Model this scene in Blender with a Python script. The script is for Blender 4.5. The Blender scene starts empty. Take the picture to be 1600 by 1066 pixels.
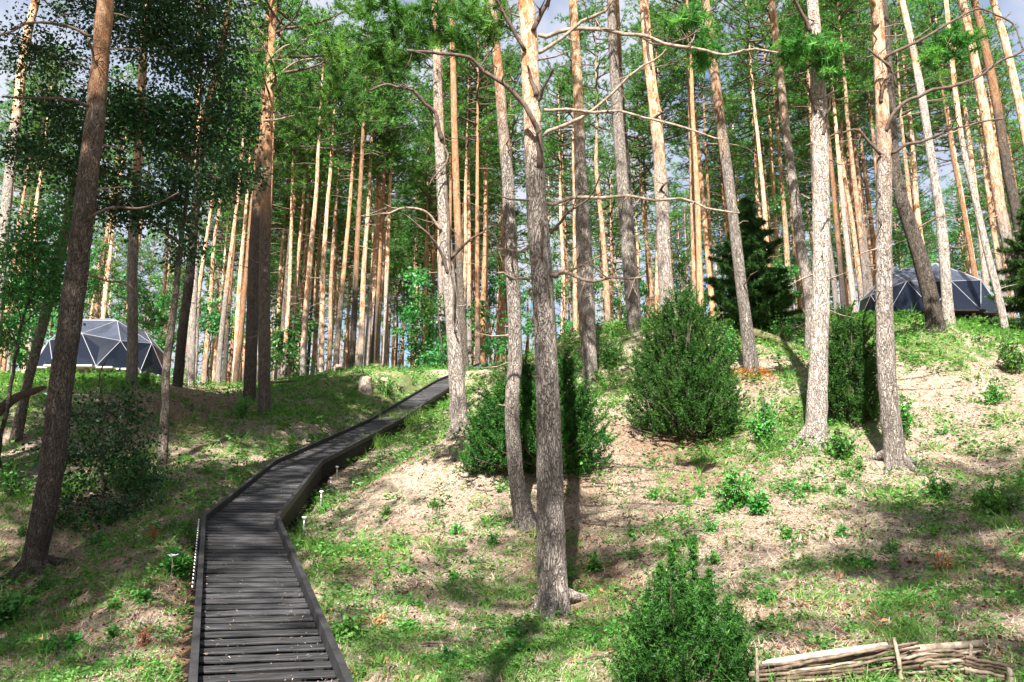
import bpy, bmesh, math, random
import numpy as np
from mathutils import Vector, Matrix

# ------------------------------------------------------------------ camera
SC = bpy.context.scene
COL = SC.collection
F, CX, CY = 1333.0, 800.0, 533.0
PITCH = math.radians(14.0)
CP, SP = math.cos(PITCH), math.sin(PITCH)
cam_d = bpy.data.cameras.new('camera')
cam_d.sensor_width = 36.0
cam_d.lens = F / 1600.0 * 36.0
cam_d.clip_start = 0.1
cam_d.clip_end = 3000.0
cam = bpy.data.objects.new('camera', cam_d)
cam.rotation_euler = (math.radians(90) + PITCH, 0, 0)
COL.objects.link(cam)
SC.camera = cam

# ------------------------------------------------------------------ light
SUN_EL = math.radians(43.0)
SUN_AZ = math.atan2(-0.17, -0.985)           # measured from +Y towards +X
SUN = Vector((math.sin(SUN_AZ) * math.cos(SUN_EL), math.cos(SUN_AZ) * math.cos(SUN_EL), math.sin(SUN_EL)))
sun_d = bpy.data.lights.new('sun', 'SUN')
sun_d.energy = 5.0
sun_d.angle = math.radians(0.5)
sun_d.color = (1.0, 0.955, 0.88)
sun_o = bpy.data.objects.new('sun', sun_d)
sun_o.rotation_euler = (-SUN).to_track_quat('-Z', 'Y').to_euler()
sun_o.location = (0, 0, 40)
COL.objects.link(sun_o)

W = bpy.data.worlds.new('World')
SC.world = W
W.use_nodes = True
nt = W.node_tree
nt.nodes.clear()
n_out = nt.nodes.new('ShaderNodeOutputWorld')
n_bg = nt.nodes.new('ShaderNodeBackground')
n_sky = nt.nodes.new('ShaderNodeTexSky')
n_sky.sky_type = 'NISHITA'
n_sky.sun_disc = False
n_sky.sun_elevation = SUN_EL
n_sky.sun_rotation = SUN_AZ
n_tc = nt.nodes.new('ShaderNodeTexCoord')
n_no = nt.nodes.new('ShaderNodeTexNoise')
n_no.inputs['Scale'].default_value = 3.2
n_no.inputs['Detail'].default_value = 5.0
n_no.inputs['Roughness'].default_value = 0.6
n_rp = nt.nodes.new('ShaderNodeValToRGB')
n_rp.color_ramp.elements[0].position = 0.36
n_rp.color_ramp.elements[1].position = 0.55
n_mx = nt.nodes.new('ShaderNodeMix')
n_mx.data_type = 'RGBA'
n_mx.inputs[7].default_value = (3.75, 3.95, 4.55, 1)       # cloud
nt.links.new(n_tc.outputs['Generated'], n_no.inputs['Vector'])
nt.links.new(n_no.outputs['Fac'], n_rp.inputs['Fac'])
nt.links.new(n_rp.outputs['Color'], n_mx.inputs[0])
nt.links.new(n_sky.outputs['Color'], n_mx.inputs[6])
nt.links.new(n_mx.outputs[2], n_bg.inputs['Color'])
n_bg.inputs['Strength'].default_value = 0.05
nt.links.new(n_bg.outputs['Background'], n_out.inputs['Surface'])

SC.view_settings.view_transform = 'Standard'
SC.view_settings.look = 'None'
SC.view_settings.gamma = 1.0
SC.view_settings.use_curve_mapping = False
SC.view_settings.exposure = 2.15
try:
    SC.cycles.max_bounces = 6
    SC.cycles.diffuse_bounces = 2
    SC.cycles.transmission_bounces = 4
    SC.cycles.transparent_max_bounces = 8
except Exception:
    pass

# ------------------------------------------------------------------ helpers
def at(px, py, Y):
    """world point seen at pixel (px, py) of the 1600x1066 photograph at forward distance Y"""
    u, v = (px - CX) / F, (CY - py) / F
    k = Y / (CP - v * SP)
    return np.array([u * k, Y, (SP + v * CP) * k])

def cam_depth(p):
    return p[1] * CP + p[2] * SP

def to_px(x, y, z):
    d = y * CP + z * SP
    up = -y * SP + z * CP
    return CX + F * x / d, CY - F * up / d

def _hash(ix, iy, s):
    h = (ix.astype(np.int64) * 374761393 + iy.astype(np.int64) * 668265263 + s * 1442695041) & 0xffffffff
    h = ((h ^ (h >> 13)) * 1274126177) & 0xffffffff
    h = (h ^ (h >> 16)) & 0xffff
    return h / 65535.0

def vnoise(x, y, s=0):
    x = np.asarray(x, float); y = np.asarray(y, float)
    ix, iy = np.floor(x), np.floor(y)
    fx, fy = x - ix, y - iy
    fx = fx * fx * (3 - 2 * fx); fy = fy * fy * (3 - 2 * fy)
    a = _hash(ix, iy, s); b = _hash(ix + 1, iy, s); c = _hash(ix, iy + 1, s); d = _hash(ix + 1, iy + 1, s)
    return (a * (1 - fx) + b * fx) * (1 - fy) + (c * (1 - fx) + d * fx) * fy

def fbm(x, y, s=0, o=4):
    t = 0; a = 0.5; n = 0
    for i in range(o):
        t = t + a * vnoise(np.asarray(x) * 2 ** i, np.asarray(y) * 2 ** i, s + i * 17); n += a; a *= 0.5
    return t / n

def nrm(a):
    return a / np.maximum(np.linalg.norm(a, axis=-1, keepdims=True), 1e-9)

class MB:
    """collects triangles and quads, builds ONE mesh object"""
    def __init__(self):
        self.v = []; self.t = []; self.q = []; self.r = []; self.h = []; self.n = 0; self.mt = []; self.mq = []
    def add(self, v, t=None, q=None, r=None, h=None, m=0):
        v = np.asarray(v, float).reshape(-1, 3)
        if t is not None and len(t):
            self.t.append(np.asarray(t, np.int64).reshape(-1, 3) + self.n); self.mt.append(np.full(len(self.t[-1]), m))
        if q is not None and len(q):
            self.q.append(np.asarray(q, np.int64).reshape(-1, 4) + self.n); self.mq.append(np.full(len(self.q[-1]), m))
        self.v.append(v)
        self.r.append(np.full(len(v), 0.5) if r is None else np.broadcast_to(np.asarray(r, float), (len(v),)))
        self.h.append(np.zeros(len(v)) if h is None else np.broadcast_to(np.asarray(h, float), (len(v),)))
        self.n += len(v)
    def mesh(self, name, mats, smooth=False):
        me = bpy.data.meshes.new(name)
        v = np.concatenate(self.v)
        t = np.concatenate(self.t) if self.t else np.zeros((0, 3), np.int64)
        q = np.concatenate(self.q) if self.q else np.zeros((0, 4), np.int64)
        me.vertices.add(len(v))
        me.vertices.foreach_set('co', v.astype(np.float32).ravel())
        lo = np.concatenate([t.ravel(), q.ravel()]).astype(np.int32)
        me.loops.add(len(lo))
        me.loops.foreach_set('vertex_index', lo)
        st = np.concatenate([np.arange(len(t)) * 3, len(t) * 3 + np.arange(len(q)) * 4]).astype(np.int32)
        me.polygons.add(len(st))
        me.polygons.foreach_set('loop_start', st)
        mi = np.concatenate(self.mt + self.mq) if (self.mt or self.mq) else np.zeros(0)
        me.polygons.foreach_set('material_index', mi.astype(np.int32))
        me.polygons.foreach_set('use_smooth', np.full(len(st), bool(smooth)))
        a = me.attributes.new('rnd', 'FLOAT', 'POINT'); a.data.foreach_set('value', np.concatenate(self.r).astype(np.float32))
        a = me.attributes.new('hgt', 'FLOAT', 'POINT'); a.data.foreach_set('value', np.concatenate(self.h).astype(np.float32))
        for m in (mats if isinstance(mats, (list, tuple)) else [mats]):
            me.materials.append(m)
        me.update(calc_edges=True)
        return me
    def build(self, name, mats, parent=None, loc=(0, 0, 0), smooth=False):
        return link(name, self.mesh(name, mats, smooth), parent, loc)

def link(name, me, parent=None, loc=(0, 0, 0), rz=0.0):
    o = bpy.data.objects.new(name, me)
    COL.objects.link(o)
    o.location = loc
    o.rotation_euler = (0, 0, rz)
    if parent is not None:
        o.parent = parent
    return o

def tag(o, label=None, cat=None, group=None, kind=None):
    if label: o['label'] = label
    if cat: o['category'] = cat
    if group: o['group'] = group
    if kind: o['kind'] = kind
    return o

def thing(name, label, cat, loc=(0, 0, 0), rz=0.0, group=None):
    o = bpy.data.objects.new(name, None)
    o.empty_display_size = 0.2
    COL.objects.link(o)
    o.location = loc; o.rotation_euler = (0, 0, rz)
    return tag(o, label, cat, group)

def spline(P, n):
    """Catmull-Rom through the rows of P (any number of columns), n points"""
    P = np.asarray(P, float)
    if len(P) == 2:
        t = np.linspace(0, 1, n)[:, None]
        return P[0] * (1 - t) + P[1] * t
    Q = np.vstack([2 * P[0] - P[1], P, 2 * P[-1] - P[-2]])
    L = np.concatenate([[0], np.cumsum(np.linalg.norm(np.diff(P[:, :3], axis=0), axis=1) + 1e-6)])
    s = np.linspace(0, L[-1], n)
    i = np.clip(np.searchsorted(L, s, 'right') - 1, 0, len(P) - 2)
    u = ((s - L[i]) / (L[i + 1] - L[i]))[:, None]
    a, b, c, d = Q[i], Q[i + 1], Q[i + 2], Q[i + 3]
    return 0.5 * (2 * b + (c - a) * u + (2 * a - 5 * b + 4 * c - d) * u ** 2 + (3 * b - a - 3 * c + d) * u ** 3)

def tube(mb, P, R, seg=8, rough=0.0, seed=0, r=0.5, hgt=False, h0=0.0, cap=True, m=0, fz=3.0, fa=3.0):
    P = np.asarray(P, float); R = np.broadcast_to(np.asarray(R, float), (len(P),))
    n = len(P)
    T = nrm(np.gradient(P, axis=0))
    ref = np.tile([0.0, 1.0, 0.0], (n, 1))
    if abs(T[n // 2][1]) > 0.9: ref = np.tile([1.0, 0.0, 0.0], (n, 1))
    A = nrm(np.cross(ref, T)); B = np.cross(T, A)
    th = np.arange(seg) / seg * 2 * np.pi
    rad = np.repeat(R[:, None], seg, 1)
    if rough > 0:
        L = np.concatenate([[0], np.cumsum(np.linalg.norm(np.diff(P, axis=0), axis=1))])
        aa = np.minimum(th, 2 * np.pi - th)      # mirrored so that it closes
        nx = np.sin(th)[None, :] * fa + np.cos(th)[None, :] * fa * 0.7 + 20
        ny = np.repeat(L[:, None] * fz, seg, 1) + np.cos(th)[None, :] * 1.3
        rad = rad * (1 + rough * (2 * fbm(nx + seed * 7.3, ny, seed, 3) - 1) * 2)
    V = P[:, None, :] + rad[:, :, None] * (np.cos(th)[None, :, None] * A[:, None, :] + np.sin(th)[None, :, None] * B[:, None, :])
    V = V.reshape(-1, 3)
    i = np.arange(n - 1)[:, None] * seg; j = np.arange(seg)[None, :]; k = (j + 1) % seg
    q = np.stack([i + j, i + k, i + seg + k, i + seg + j], -1).reshape(-1, 4)
    h = None
    if hgt:
        h = np.repeat(P[:, 2] - h0, seg)
    t = []
    if cap:
        V = np.vstack([V, P[0], P[-1]])
        c0, c1 = n * seg, n * seg + 1
        j = np.arange(seg); k = (j + 1) % seg
        t = np.vstack([np.stack([k, j, np.full(seg, c0)], -1), np.stack([(n - 1) * seg + j, (n - 1) * seg + k, np.full(seg, c1)], -1)])
        if h is not None: h = np.concatenate([h, [P[0][2] - h0, P[-1][2] - h0]])
    mb.add(V, t=t, q=q, r=r, h=h, m=m)

def needles(mb, C, A, k, L, Wd, bias, rng, axlen=0.0, m=0, r=None):
    n = len(C)
    rr = rng.random(n) if r is None else r
    o = np.repeat(C, k, 0); a = np.repeat(A, k, 0); rr = np.repeat(rr, k)
    d = nrm(bias * a + rng.normal(size=o.shape))
    if axlen: o = o + a * (rng.random((len(o), 1)) * axlen)
    s = nrm(np.cross(d, rng.normal(size=o.shape))) * Wd / 2
    Lr = L * (0.65 + 0.7 * rng.random((len(o), 1)))
    v = np.stack([o - s, o + s, o + d * Lr], 1).reshape(-1, 3)
    mb.add(v, t=np.arange(len(v)).reshape(-1, 3), r=np.repeat(rr, 3), m=m)

def leaves(mb, O, D, L, Wd, rng, flat=0.0, m=0, r=None):
    n = len(O)
    rr = rng.random(n) if r is None else r
    d = nrm(D)
    up = nrm(rng.normal(size=(n, 3)) * (1 - flat) + np.array([0, 0, 1.0]) * (0.15 + flat * 2))
    s = nrm(np.cross(d, up))
    sc = 0.6 + 0.8 * rng.random((n, 1))
    nn = np.cross(s, d)
    a = O; b = O + d * L * sc * 0.5 + s * Wd * sc / 2 + nn * L * 0.08; c = O + d * L * sc; e = O + d * L * sc * 0.5 - s * Wd * sc / 2 + nn * L * 0.08
    v = np.stack([a, b, c, e], 1).reshape(-1, 3)
    mb.add(v, q=np.arange(len(v)).reshape(-1, 4), r=np.repeat(rr, 4), m=m)

def box(mb, c, s, rx=None, m=0, r=0.5, bev=0.0):
    """box of size s at c, optional 3x3 rotation; bev chamfers the long upper edges"""
    x, y, z = np.array(s) / 2
    v = np.array([[-x, -y, -z], [x, -y, -z], [x, y, -z], [-x, y, -z], [-x, -y, z], [x, -y, z], [x, y, z], [-x, y, z]])
    if rx is not None: v = v @ np.asarray(rx).T
    mb.add(v + np.asarray(c), q=[[0, 3, 2, 1], [4, 5, 6, 7], [0, 1, 5, 4], [1, 2, 6, 5], [2, 3, 7, 6], [3, 0, 4, 7]], m=m, r=r)

# ------------------------------------------------------------------ materials
def mat(name):
    m = bpy.data.materials.new(name)
    m.use_nodes = True
    return m, m.node_tree, m.node_tree.nodes['Principled BSDF'], m.node_tree.nodes['Material Output']

def N(t, kind, **kw):
    n = t.nodes.new(kind)
    for k, v in kw.items():
        if k.startswith('i_'):
            n.inputs[k[2:].replace('_', ' ')].default_value = v
        else:
            setattr(n, k, v)
    return n

def mixc(t, fac, a, b, mode='MIX'):
    n = t.nodes.new('ShaderNodeMix'); n.data_type = 'RGBA'; n.blend_type = mode
    for sock, val in ((0, fac), (6, a), (7, b)):
        if hasattr(val, 'node'): t.links.new(val, n.inputs[sock])
        elif sock == 0: n.inputs[0].default_value = val
        else: n.inputs[sock].default_value = (*val, 1)
    return n.outputs[2]

def math_(t, op, a, b=None, c=None):
    n = t.nodes.new('ShaderNodeMath'); n.operation = op
    for i, val in enumerate((a, b, c)):
        if val is None: continue
        if hasattr(val, 'node'): t.links.new(val, n.inputs[i])
        else: n.inputs[i].default_value = val
    return n.outputs[0]

def ramp(t, src, stops):
    n = t.nodes.new('ShaderNodeValToRGB')
    e = n.color_ramp.elements
    while len(e) < len(stops): e.new(0.5)
    for el, (p, c) in zip(e, stops):
        el.position = p; el.color = (*c, 1) if len(c) == 3 else c
    t.links.new(src, n.inputs['Fac'])
    return n.outputs['Color']

def maprange(t, src, a, b, c=0.0, d=1.0):
    n = t.nodes.new('ShaderNodeMapRange'); n.interpolation_type = 'SMOOTHSTEP'
    t.links.new(src, n.inputs['Value'])
    for k, val in (('From Min', a), ('From Max', b), ('To Min', c), ('To Max', d)):
        if hasattr(val, 'node'): t.links.new(val, n.inputs[k])
        else: n.inputs[k].default_value = val
    return n.outputs['Result']

def noise(t, vec, scale, detail=4, rough=0.6):
    n = N(t, 'ShaderNodeTexNoise'); n.inputs['Scale'].default_value = scale
    n.inputs['Detail'].default_value = detail; n.inputs['Roughness'].default_value = rough
    if vec is not None: t.links.new(vec, n.inputs['Vector'])
    return n.outputs['Fac']

def scaled(t, vec, s):
    n = N(t, 'ShaderNodeMapping'); n.inputs['Scale'].default_value = s
    t.links.new(vec, n.inputs['Vector'])
    return n.outputs['Vector']

def attr(t, name, kind='GEOMETRY'):
    n = N(t, 'ShaderNodeAttribute'); n.attribute_name = name; n.attribute_type = kind
    return n

def bark_material(name, low, low2, crack, hi, hi2, zs=0.28):
    m, t, b, out = mat(name)
    tc = N(t, 'ShaderNodeTexCoord').outputs['Object']
    inf = N(t, 'ShaderNodeObjectInfo')
    add = N(t, 'ShaderNodeVectorMath', operation='ADD')
    sc = N(t, 'ShaderNodeVectorMath', operation='SCALE'); sc.inputs[0].default_value = (7, 3, 31)
    t.links.new(inf.outputs['Random'], sc.inputs['Scale'])
    t.links.new(tc, add.inputs[0]); t.links.new(sc.outputs[0], add.inputs[1])
    vec = add.outputs[0]
    st = scaled(t, vec, (1, 1, zs))
    hgt = attr(t, 'hgt').outputs['Fac']
    bh = attr(t, 'bark_h', 'OBJECT').outputs['Fac']
    big = noise(t, scaled(t, vec, (1, 1, 0.4)), 2.3, 3)
    hh = math_(t, 'ADD', hgt, math_(t, 'MULTIPLY', math_(t, 'SUBTRACT', big, 0.5), 6.0))
    orange = maprange(t, math_(t, 'SUBTRACT', hh, bh), -1.3, 1.3)
    # lower, plated bark
    vo = N(t, 'ShaderNodeTexVoronoi', feature='DISTANCE_TO_EDGE'); vo.inputs['Scale'].default_value = 34
    wob = N(t, 'ShaderNodeVectorMath', operation='ADD')
    nz = N(t, 'ShaderNodeTexNoise'); nz.inputs['Scale'].default_value = 9; nz.inputs['Detail'].default_value = 3
    t.links.new(st, nz.inputs['Vector'])
    ws = N(t, 'ShaderNodeVectorMath', operation='SCALE'); ws.inputs['Scale'].default_value = 0.22
    t.links.new(nz.outputs['Color'], ws.inputs[0]); t.links.new(st, wob.inputs[0]); t.links.new(ws.outputs[0], wob.inputs[1])
    t.links.new(wob.outputs[0], vo.inputs['Vector'])
    edge = maprange(t, math_(t, 'ADD', vo.outputs['Distance'], math_(t, 'MULTIPLY', noise(t, st, 8, 3, 0.6), 0.12)), 0.03, 0.20)
    vo2 = N(t, 'ShaderNodeTexVoronoi', feature='DISTANCE_TO_EDGE'); vo2.inputs['Scale'].default_value = 15
    t.links.new(wob.outputs[0], vo2.inputs['Vector'])
    edge2 = maprange(t, math_(t, 'ADD', vo2.outputs['Distance'], math_(t, 'MULTIPLY', noise(t, st, 14, 4, 0.7), 0.14)), 0.04, 0.22)
    foot = maprange(t, math_(t, 'ADD', hgt, math_(t, 'MULTIPLY', big, 1.5)), 0.9, 3.6, 0.85, 0.0)
    emx = N(t, 'ShaderNodeMix'); t.links.new(foot, emx.inputs[0]); t.links.new(edge, emx.inputs[2]); t.links.new(math_(t, 'MULTIPLY', edge, edge2), emx.inputs[3])
    edge = emx.outputs[0]
    f1 = noise(t, st, 26, 5, 0.7)
    f2 = noise(t, st, 70, 3, 0.7)
    lowc = mixc(t, maprange(t, f1, 0.35, 0.65), low, low2)
    lowc = mixc(t, math_(t, 'MULTIPLY', math_(t, 'SUBTRACT', 1.0, edge), 0.6), lowc, crack)
    spots = maprange(t, noise(t, scaled(t, vec, (1, 1, 0.6)), 38, 2, 0.5), 0.64, 0.70)
    lowc = mixc(t, math_(t, 'MULTIPLY', spots, 0.85), lowc, crack)
    # upper, papery bark
    g1 = noise(t, scaled(t, vec, (1, 1, 0.3)), 11, 6, 0.75)
    hic = mixc(t, maprange(t, g1, 0.40, 0.58), hi, hi2)
    hic = mixc(t, math_(t, 'MULTIPLY', maprange(t, noise(t, scaled(t, vec, (1, 1, 0.45)), 24, 4, 0.7), 0.54, 0.64), 0.7), hic, (0.12, 0.055, 0.03))
    c = mixc(t, orange, lowc, hic)
    tone = maprange(t, inf.outputs['Random'], 0, 1, 0.6, 1.22)
    hs = N(t, 'ShaderNodeHueSaturation'); t.links.new(c, hs.inputs['Color']); t.links.new(tone, hs.inputs['Value'])
    t.links.new(hs.outputs['Color'], b.inputs['Base Color'])
    b.inputs['Roughness'].default_value = 0.9
    b.inputs['Specular IOR Level'].default_value = 0.15
    hmix = math_(t, 'ADD', math_(t, 'MULTIPLY', edge, math_(t, 'SUBTRACT', 1.0, math_(t, 'MULTIPLY', orange, 0.7))), math_(t, 'MULTIPLY', math_(t, 'ADD', f1, f2), 0.6))
    bp = N(t, 'ShaderNodeBump'); bp.inputs['Strength'].default_value = 1.0; bp.inputs['Distance'].default_value = 0.03
    t.links.new(hmix, bp.inputs['Height']); t.links.new(bp.outputs['Normal'], b.inputs['Normal'])
    return m

def leaf_material(name, c0, c1, c2, trans=0.35, spec=0.25, rough=0.5):
    m, t, b, out = mat(name)
    r = attr(t, 'rnd').outputs['Fac']
    inf = N(t, 'ShaderNodeObjectInfo').outputs['Random']
    c = ramp(t, r, [(0.0, c0), (0.55, c1), (1.0, c2)])
    hs = N(t, 'ShaderNodeHueSaturation')
    t.links.new(c, hs.inputs['Color'])
    t.links.new(maprange(t, inf, 0, 1, 0.485, 0.512), hs.inputs['Hue'])
    t.links.new(maprange(t, inf, 0, 1, 0.8, 1.2), hs.inputs['Value'])
    c = hs.outputs['Color']
    t.links.new(c, b.inputs['Base Color'])
    b.inputs['Roughness'].default_value = rough
    b.inputs['Specular IOR Level'].default_value = spec
    tr = N(t, 'ShaderNodeBsdfTranslucent')
    t.links.new(mixc(t, 1.0, c, (1.35, 1.3, 0.7), 'MULTIPLY'), tr.inputs['Color'])
    mx = N(t, 'ShaderNodeMixShader'); mx.inputs[0].default_value = trans
    t.links.new(b.outputs[0], mx.inputs[1]); t.links.new(tr.outputs[0], mx.inputs[2])
    t.links.new(mx.outputs[0], out.inputs['Surface'])
    return m

def plain(name, c, rough=0.7, spec=0.3, metal=0.0, var=0.0, scale=8.0, bump=0.0):
    m, t, b, out = mat(name)
    tc = N(t, 'ShaderNodeTexCoord').outputs['Object']
    if var:
        f = noise(t, tc, scale, 4)
        lo = tuple(x * (1 - var) for x in c); hi = tuple(min(1, x * (1 + var)) for x in c)
        t.links.new(mixc(t, maprange(t, f, 0.3, 0.7), lo, hi), b.inputs['Base Color'])
        if bump:
            bp = N(t, 'ShaderNodeBump'); bp.inputs['Strength'].default_value = bump; bp.inputs['Distance'].default_value = 0.01
            t.links.new(noise(t, tc, scale * 4, 4), bp.inputs['Height']); t.links.new(bp.outputs['Normal'], b.inputs['Normal'])
    else:
        b.inputs['Base Color'].default_value = (*c, 1)
    b.inputs['Roughness'].default_value = rough
    b.inputs['Specular IOR Level'].default_value = spec
    b.inputs['Metallic'].default_value = metal
    return m

M = {}
M['bark'] = bark_material('pine_bark', (0.235, 0.195, 0.165), (0.43, 0.375, 0.335), (0.055, 0.042, 0.036), (0.34, 0.145, 0.06), (0.56, 0.42, 0.30))
M['bark_dark'] = bark_material('dark_pine_bark', (0.105, 0.085, 0.07), (0.19, 0.155, 0.13), (0.028, 0.021, 0.017), (0.29, 0.13, 0.06), (0.36, 0.23, 0.14))
M['twig'] = plain('dry_branch', (0.20, 0.155, 0.12), 0.9, 0.1, var=0.5, scale=20)
M['twig_dark'] = plain('dark_branch', (0.085, 0.062, 0.05), 0.9, 0.1, var=0.4, scale=20)
M['pine'] = leaf_material('pine_needles', (0.024, 0.080, 0.015), (0.052, 0.165, 0.027), (0.125, 0.285, 0.05), 0.3, 0.2)
M['juniper'] = leaf_material('juniper_needles', (0.012, 0.052, 0.010), (0.028, 0.105, 0.017), (0.07, 0.20, 0.032), 0.28, 0.2)
M['broad'] = leaf_material('broad_leaves', (0.022, 0.10, 0.028), (0.04, 0.17, 0.04), (0.10, 0.28, 0.06), 0.4, 0.35, 0.42)
M['broad_shaded'] = leaf_material('shaded_leaves', (0.008, 0.04, 0.013), (0.014, 0.062, 0.019), (0.03, 0.11, 0.032), 0.2, 0.35, 0.42)  # broad leaf green darkened, the shade on these leaves put into their colour
M['spruce'] = leaf_material('spruce_needles', (0.014, 0.045, 0.012), (0.028, 0.085, 0.02), (0.055, 0.15, 0.034), 0.2, 0.2)
M['grass'] = leaf_material('grass_blades', (0.045, 0.125, 0.022), (0.10, 0.235, 0.04), (0.28, 0.35, 0.11), 0.35, 0.2)
M['herb'] = leaf_material('herb_leaves', (0.024, 0.11, 0.022), (0.058, 0.215, 0.036), (0.17, 0.38, 0.08), 0.35, 0.3)
M['straw'] = leaf_material('dry_needles', (0.20, 0.12, 0.075), (0.44, 0.33, 0.245), (0.60, 0.50, 0.40), 0.1, 0.1, 0.8)
M['rust'] = leaf_material('rust_needles', (0.25, 0.08, 0.03), (0.42, 0.15, 0.05), (0.52, 0.24, 0.08), 0.2, 0.1, 0.8)
M['flake'] = leaf_material('bark_flakes', (0.035, 0.018, 0.012), (0.10, 0.05, 0.03), (0.22, 0.11, 0.06), 0.0, 0.1, 0.9)
M['petal'] = plain('white_petal', (0.85, 0.85, 0.83), 0.6)

# ground
m, t, b, out = mat('forest_floor')
tc = N(t, 'ShaderNodeTexCoord').outputs['Object']
moss = attr(t, 'rnd').outputs['Fac']
duff_shade = attr(t, 'hgt').outputs['Fac']
f1 = noise(t, tc, 1.7, 6, 0.7); f2 = noise(t, tc, 13, 5, 0.7); f3 = noise(t, tc, 55, 4, 0.75)
lit = mixc(t, maprange(t, f2, 0.32, 0.62), (0.30, 0.235, 0.165), (0.49, 0.42, 0.33))
f5 = noise(t, tc, 24, 5, 0.8)
lit = mixc(t, math_(t, 'MULTIPLY', maprange(t, f3, 0.46, 0.60), 0.7), lit, (0.13, 0.085, 0.06))
lit = mixc(t, math_(t, 'MULTIPLY', maprange(t, f5, 0.52, 0.62), 0.6), lit, (0.12, 0.07, 0.045))
brn = mixc(t, maprange(t, f3, 0.35, 0.65), (0.10, 0.062, 0.04), (0.28, 0.18, 0.11))
lit = mixc(t, math_(t, 'MINIMUM', duff_shade, 1.0), lit, brn)
lit = mixc(t, maprange(t, duff_shade, 1.3, 1.9), lit, (0.022, 0.017, 0.014))  # near-black below the boardwalk: shade in the plank gaps painted into the ground
grn = mixc(t, maprange(t, f3, 0.3, 0.7), (0.05, 0.09, 0.025), (0.16, 0.22, 0.055))
f4 = noise(t, tc, 5.5, 5, 0.7)
gm = math_(t, 'MULTIPLY', maprange(t, math_(t, 'ADD', moss, math_(t, 'ADD', math_(t, 'MULTIPLY', math_(t, 'SUBTRACT', f2, 0.5), 1.5), math_(t, 'MULTIPLY', math_(t, 'SUBTRACT', f4, 0.5), 1.6))), 0.55, 1.0), 0.85)
t.links.new(mixc(t, gm, lit, grn), b.inputs['Base Color'])
b.inputs['Roughness'].default_value = 0.95; b.inputs['Specular IOR Level'].default_value = 0.1
bp = N(t, 'ShaderNodeBump'); bp.inputs['Strength'].default_value = 1.0; bp.inputs['Distance'].default_value = 0.05
t.links.new(math_(t, 'ADD', f2, math_(t, 'ADD', f5, math_(t, 'MULTIPLY', f3, 0.6))), bp.inputs['Height']); t.links.new(bp.outputs['Normal'], b.inputs['Normal'])
M['ground'] = m

# black stained planks, worn grey
m, t, b, out = mat('black_stained_wood')
tc = N(t, 'ShaderNodeTexCoord').outputs['Object']
inf = N(t, 'ShaderNodeObjectInfo').outputs['Random']
off = N(t, 'ShaderNodeVectorMath', operation='ADD'); sc = N(t, 'ShaderNodeVectorMath', operation='SCALE'); sc.inputs[0].default_value = (13, 29, 5)
t.links.new(inf, sc.inputs['Scale']); t.links.new(tc, off.inputs[0]); t.links.new(sc.outputs[0], off.inputs[1])
g = noise(t, scaled(t, off.outputs[0], (1.5, 22, 22)), 3, 5, 0.7)
g2 = noise(t, off.outputs[0], 3.0, 3)
c = mixc(t, maprange(t, g, 0.35, 0.7), (0.011, 0.0105, 0.011), (0.058, 0.057, 0.062))
c = mixc(t, maprange(t, g2, 0.55, 0.75), c, (0.035, 0.03, 0.03))
hs = N(t, 'ShaderNodeHueSaturation'); t.links.new(c, hs.inputs['Color']); t.links.new(maprange(t, inf, 0, 1, 0.65, 1.35), hs.inputs['Value'])
t.links.new(hs.outputs['Color'], b.inputs['Base Color'])
b.inputs['Roughness'].default_value = 0.66; b.inputs['Specular IOR Level'].default_value = 0.25
bp = N(t, 'ShaderNodeBump'); bp.inputs['Strength'].default_value = 0.4; bp.inputs['Distance'].default_value = 0.004
t.links.new(g, bp.inputs['Height']); t.links.new(bp.outputs['Normal'], b.inputs['Normal'])
M['plank'] = m
M['kerb'] = plain('black_rail_wood', (0.020, 0.019, 0.021), 0.6, 0.35, var=0.4, scale=6, bump=0.2)
M['skirt'] = plain('black_skirt_wood', (0.010, 0.009, 0.009), 0.75, 0.2, var=0.4, scale=6)
M['drywood'] = plain('peeled_pale_wood', (0.20, 0.16, 0.12), 0.8, 0.2, var=0.5, scale=22, bump=0.5)
M['stick'] = plain('weathered_stick', (0.11, 0.08, 0.06), 0.85, 0.2, var=0.5, scale=18, bump=0.5)
M['stickdark'] = plain('brown_stick', (0.075, 0.05, 0.036), 0.85, 0.2, var=0.5, scale=18, bump=0.5)
M['birch'] = plain('pale_birch_bark', (0.30, 0.25, 0.205), 0.75, 0.2, var=0.4, scale=18, bump=0.5)
M['cutend'] = plain('sawn_end', (0.55, 0.40, 0.25), 0.8, 0.2, var=0.2, scale=30)
M['stump'] = plain('weathered_stump', (0.30, 0.24, 0.20), 0.9, 0.1, var=0.6, scale=9, bump=0.8)
M['mosslog'] = plain('mossy_log', (0.11, 0.10, 0.05), 0.9, 0.1, var=0.5, scale=5, bump=0.8)
M['pvc'] = plain('grey_tent_fabric', (0.10, 0.116, 0.165), 0.2, 0.8, var=0.2, scale=2.5)
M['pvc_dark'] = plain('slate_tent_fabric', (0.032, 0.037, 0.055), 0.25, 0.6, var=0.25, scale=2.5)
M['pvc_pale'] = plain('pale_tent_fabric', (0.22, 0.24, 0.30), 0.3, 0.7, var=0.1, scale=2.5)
M['pvc_blue'] = plain('blue_tent_fabric', (0.05, 0.16, 0.42), 0.4, 0.5, var=0.2, scale=2.5)
M['strut'] = plain('white_tube', (0.22, 0.22, 0.245), 0.45, 0.5)
m, t, b, out = mat('clear_tent_window')
b.inputs['Base Color'].default_value = (0.012, 0.016, 0.028, 1); b.inputs['Roughness'].default_value = 0.12
tr = N(t, 'ShaderNodeBsdfTransparent'); tr.inputs['Color'].default_value = (0.45, 0.5, 0.58, 1)
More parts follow.
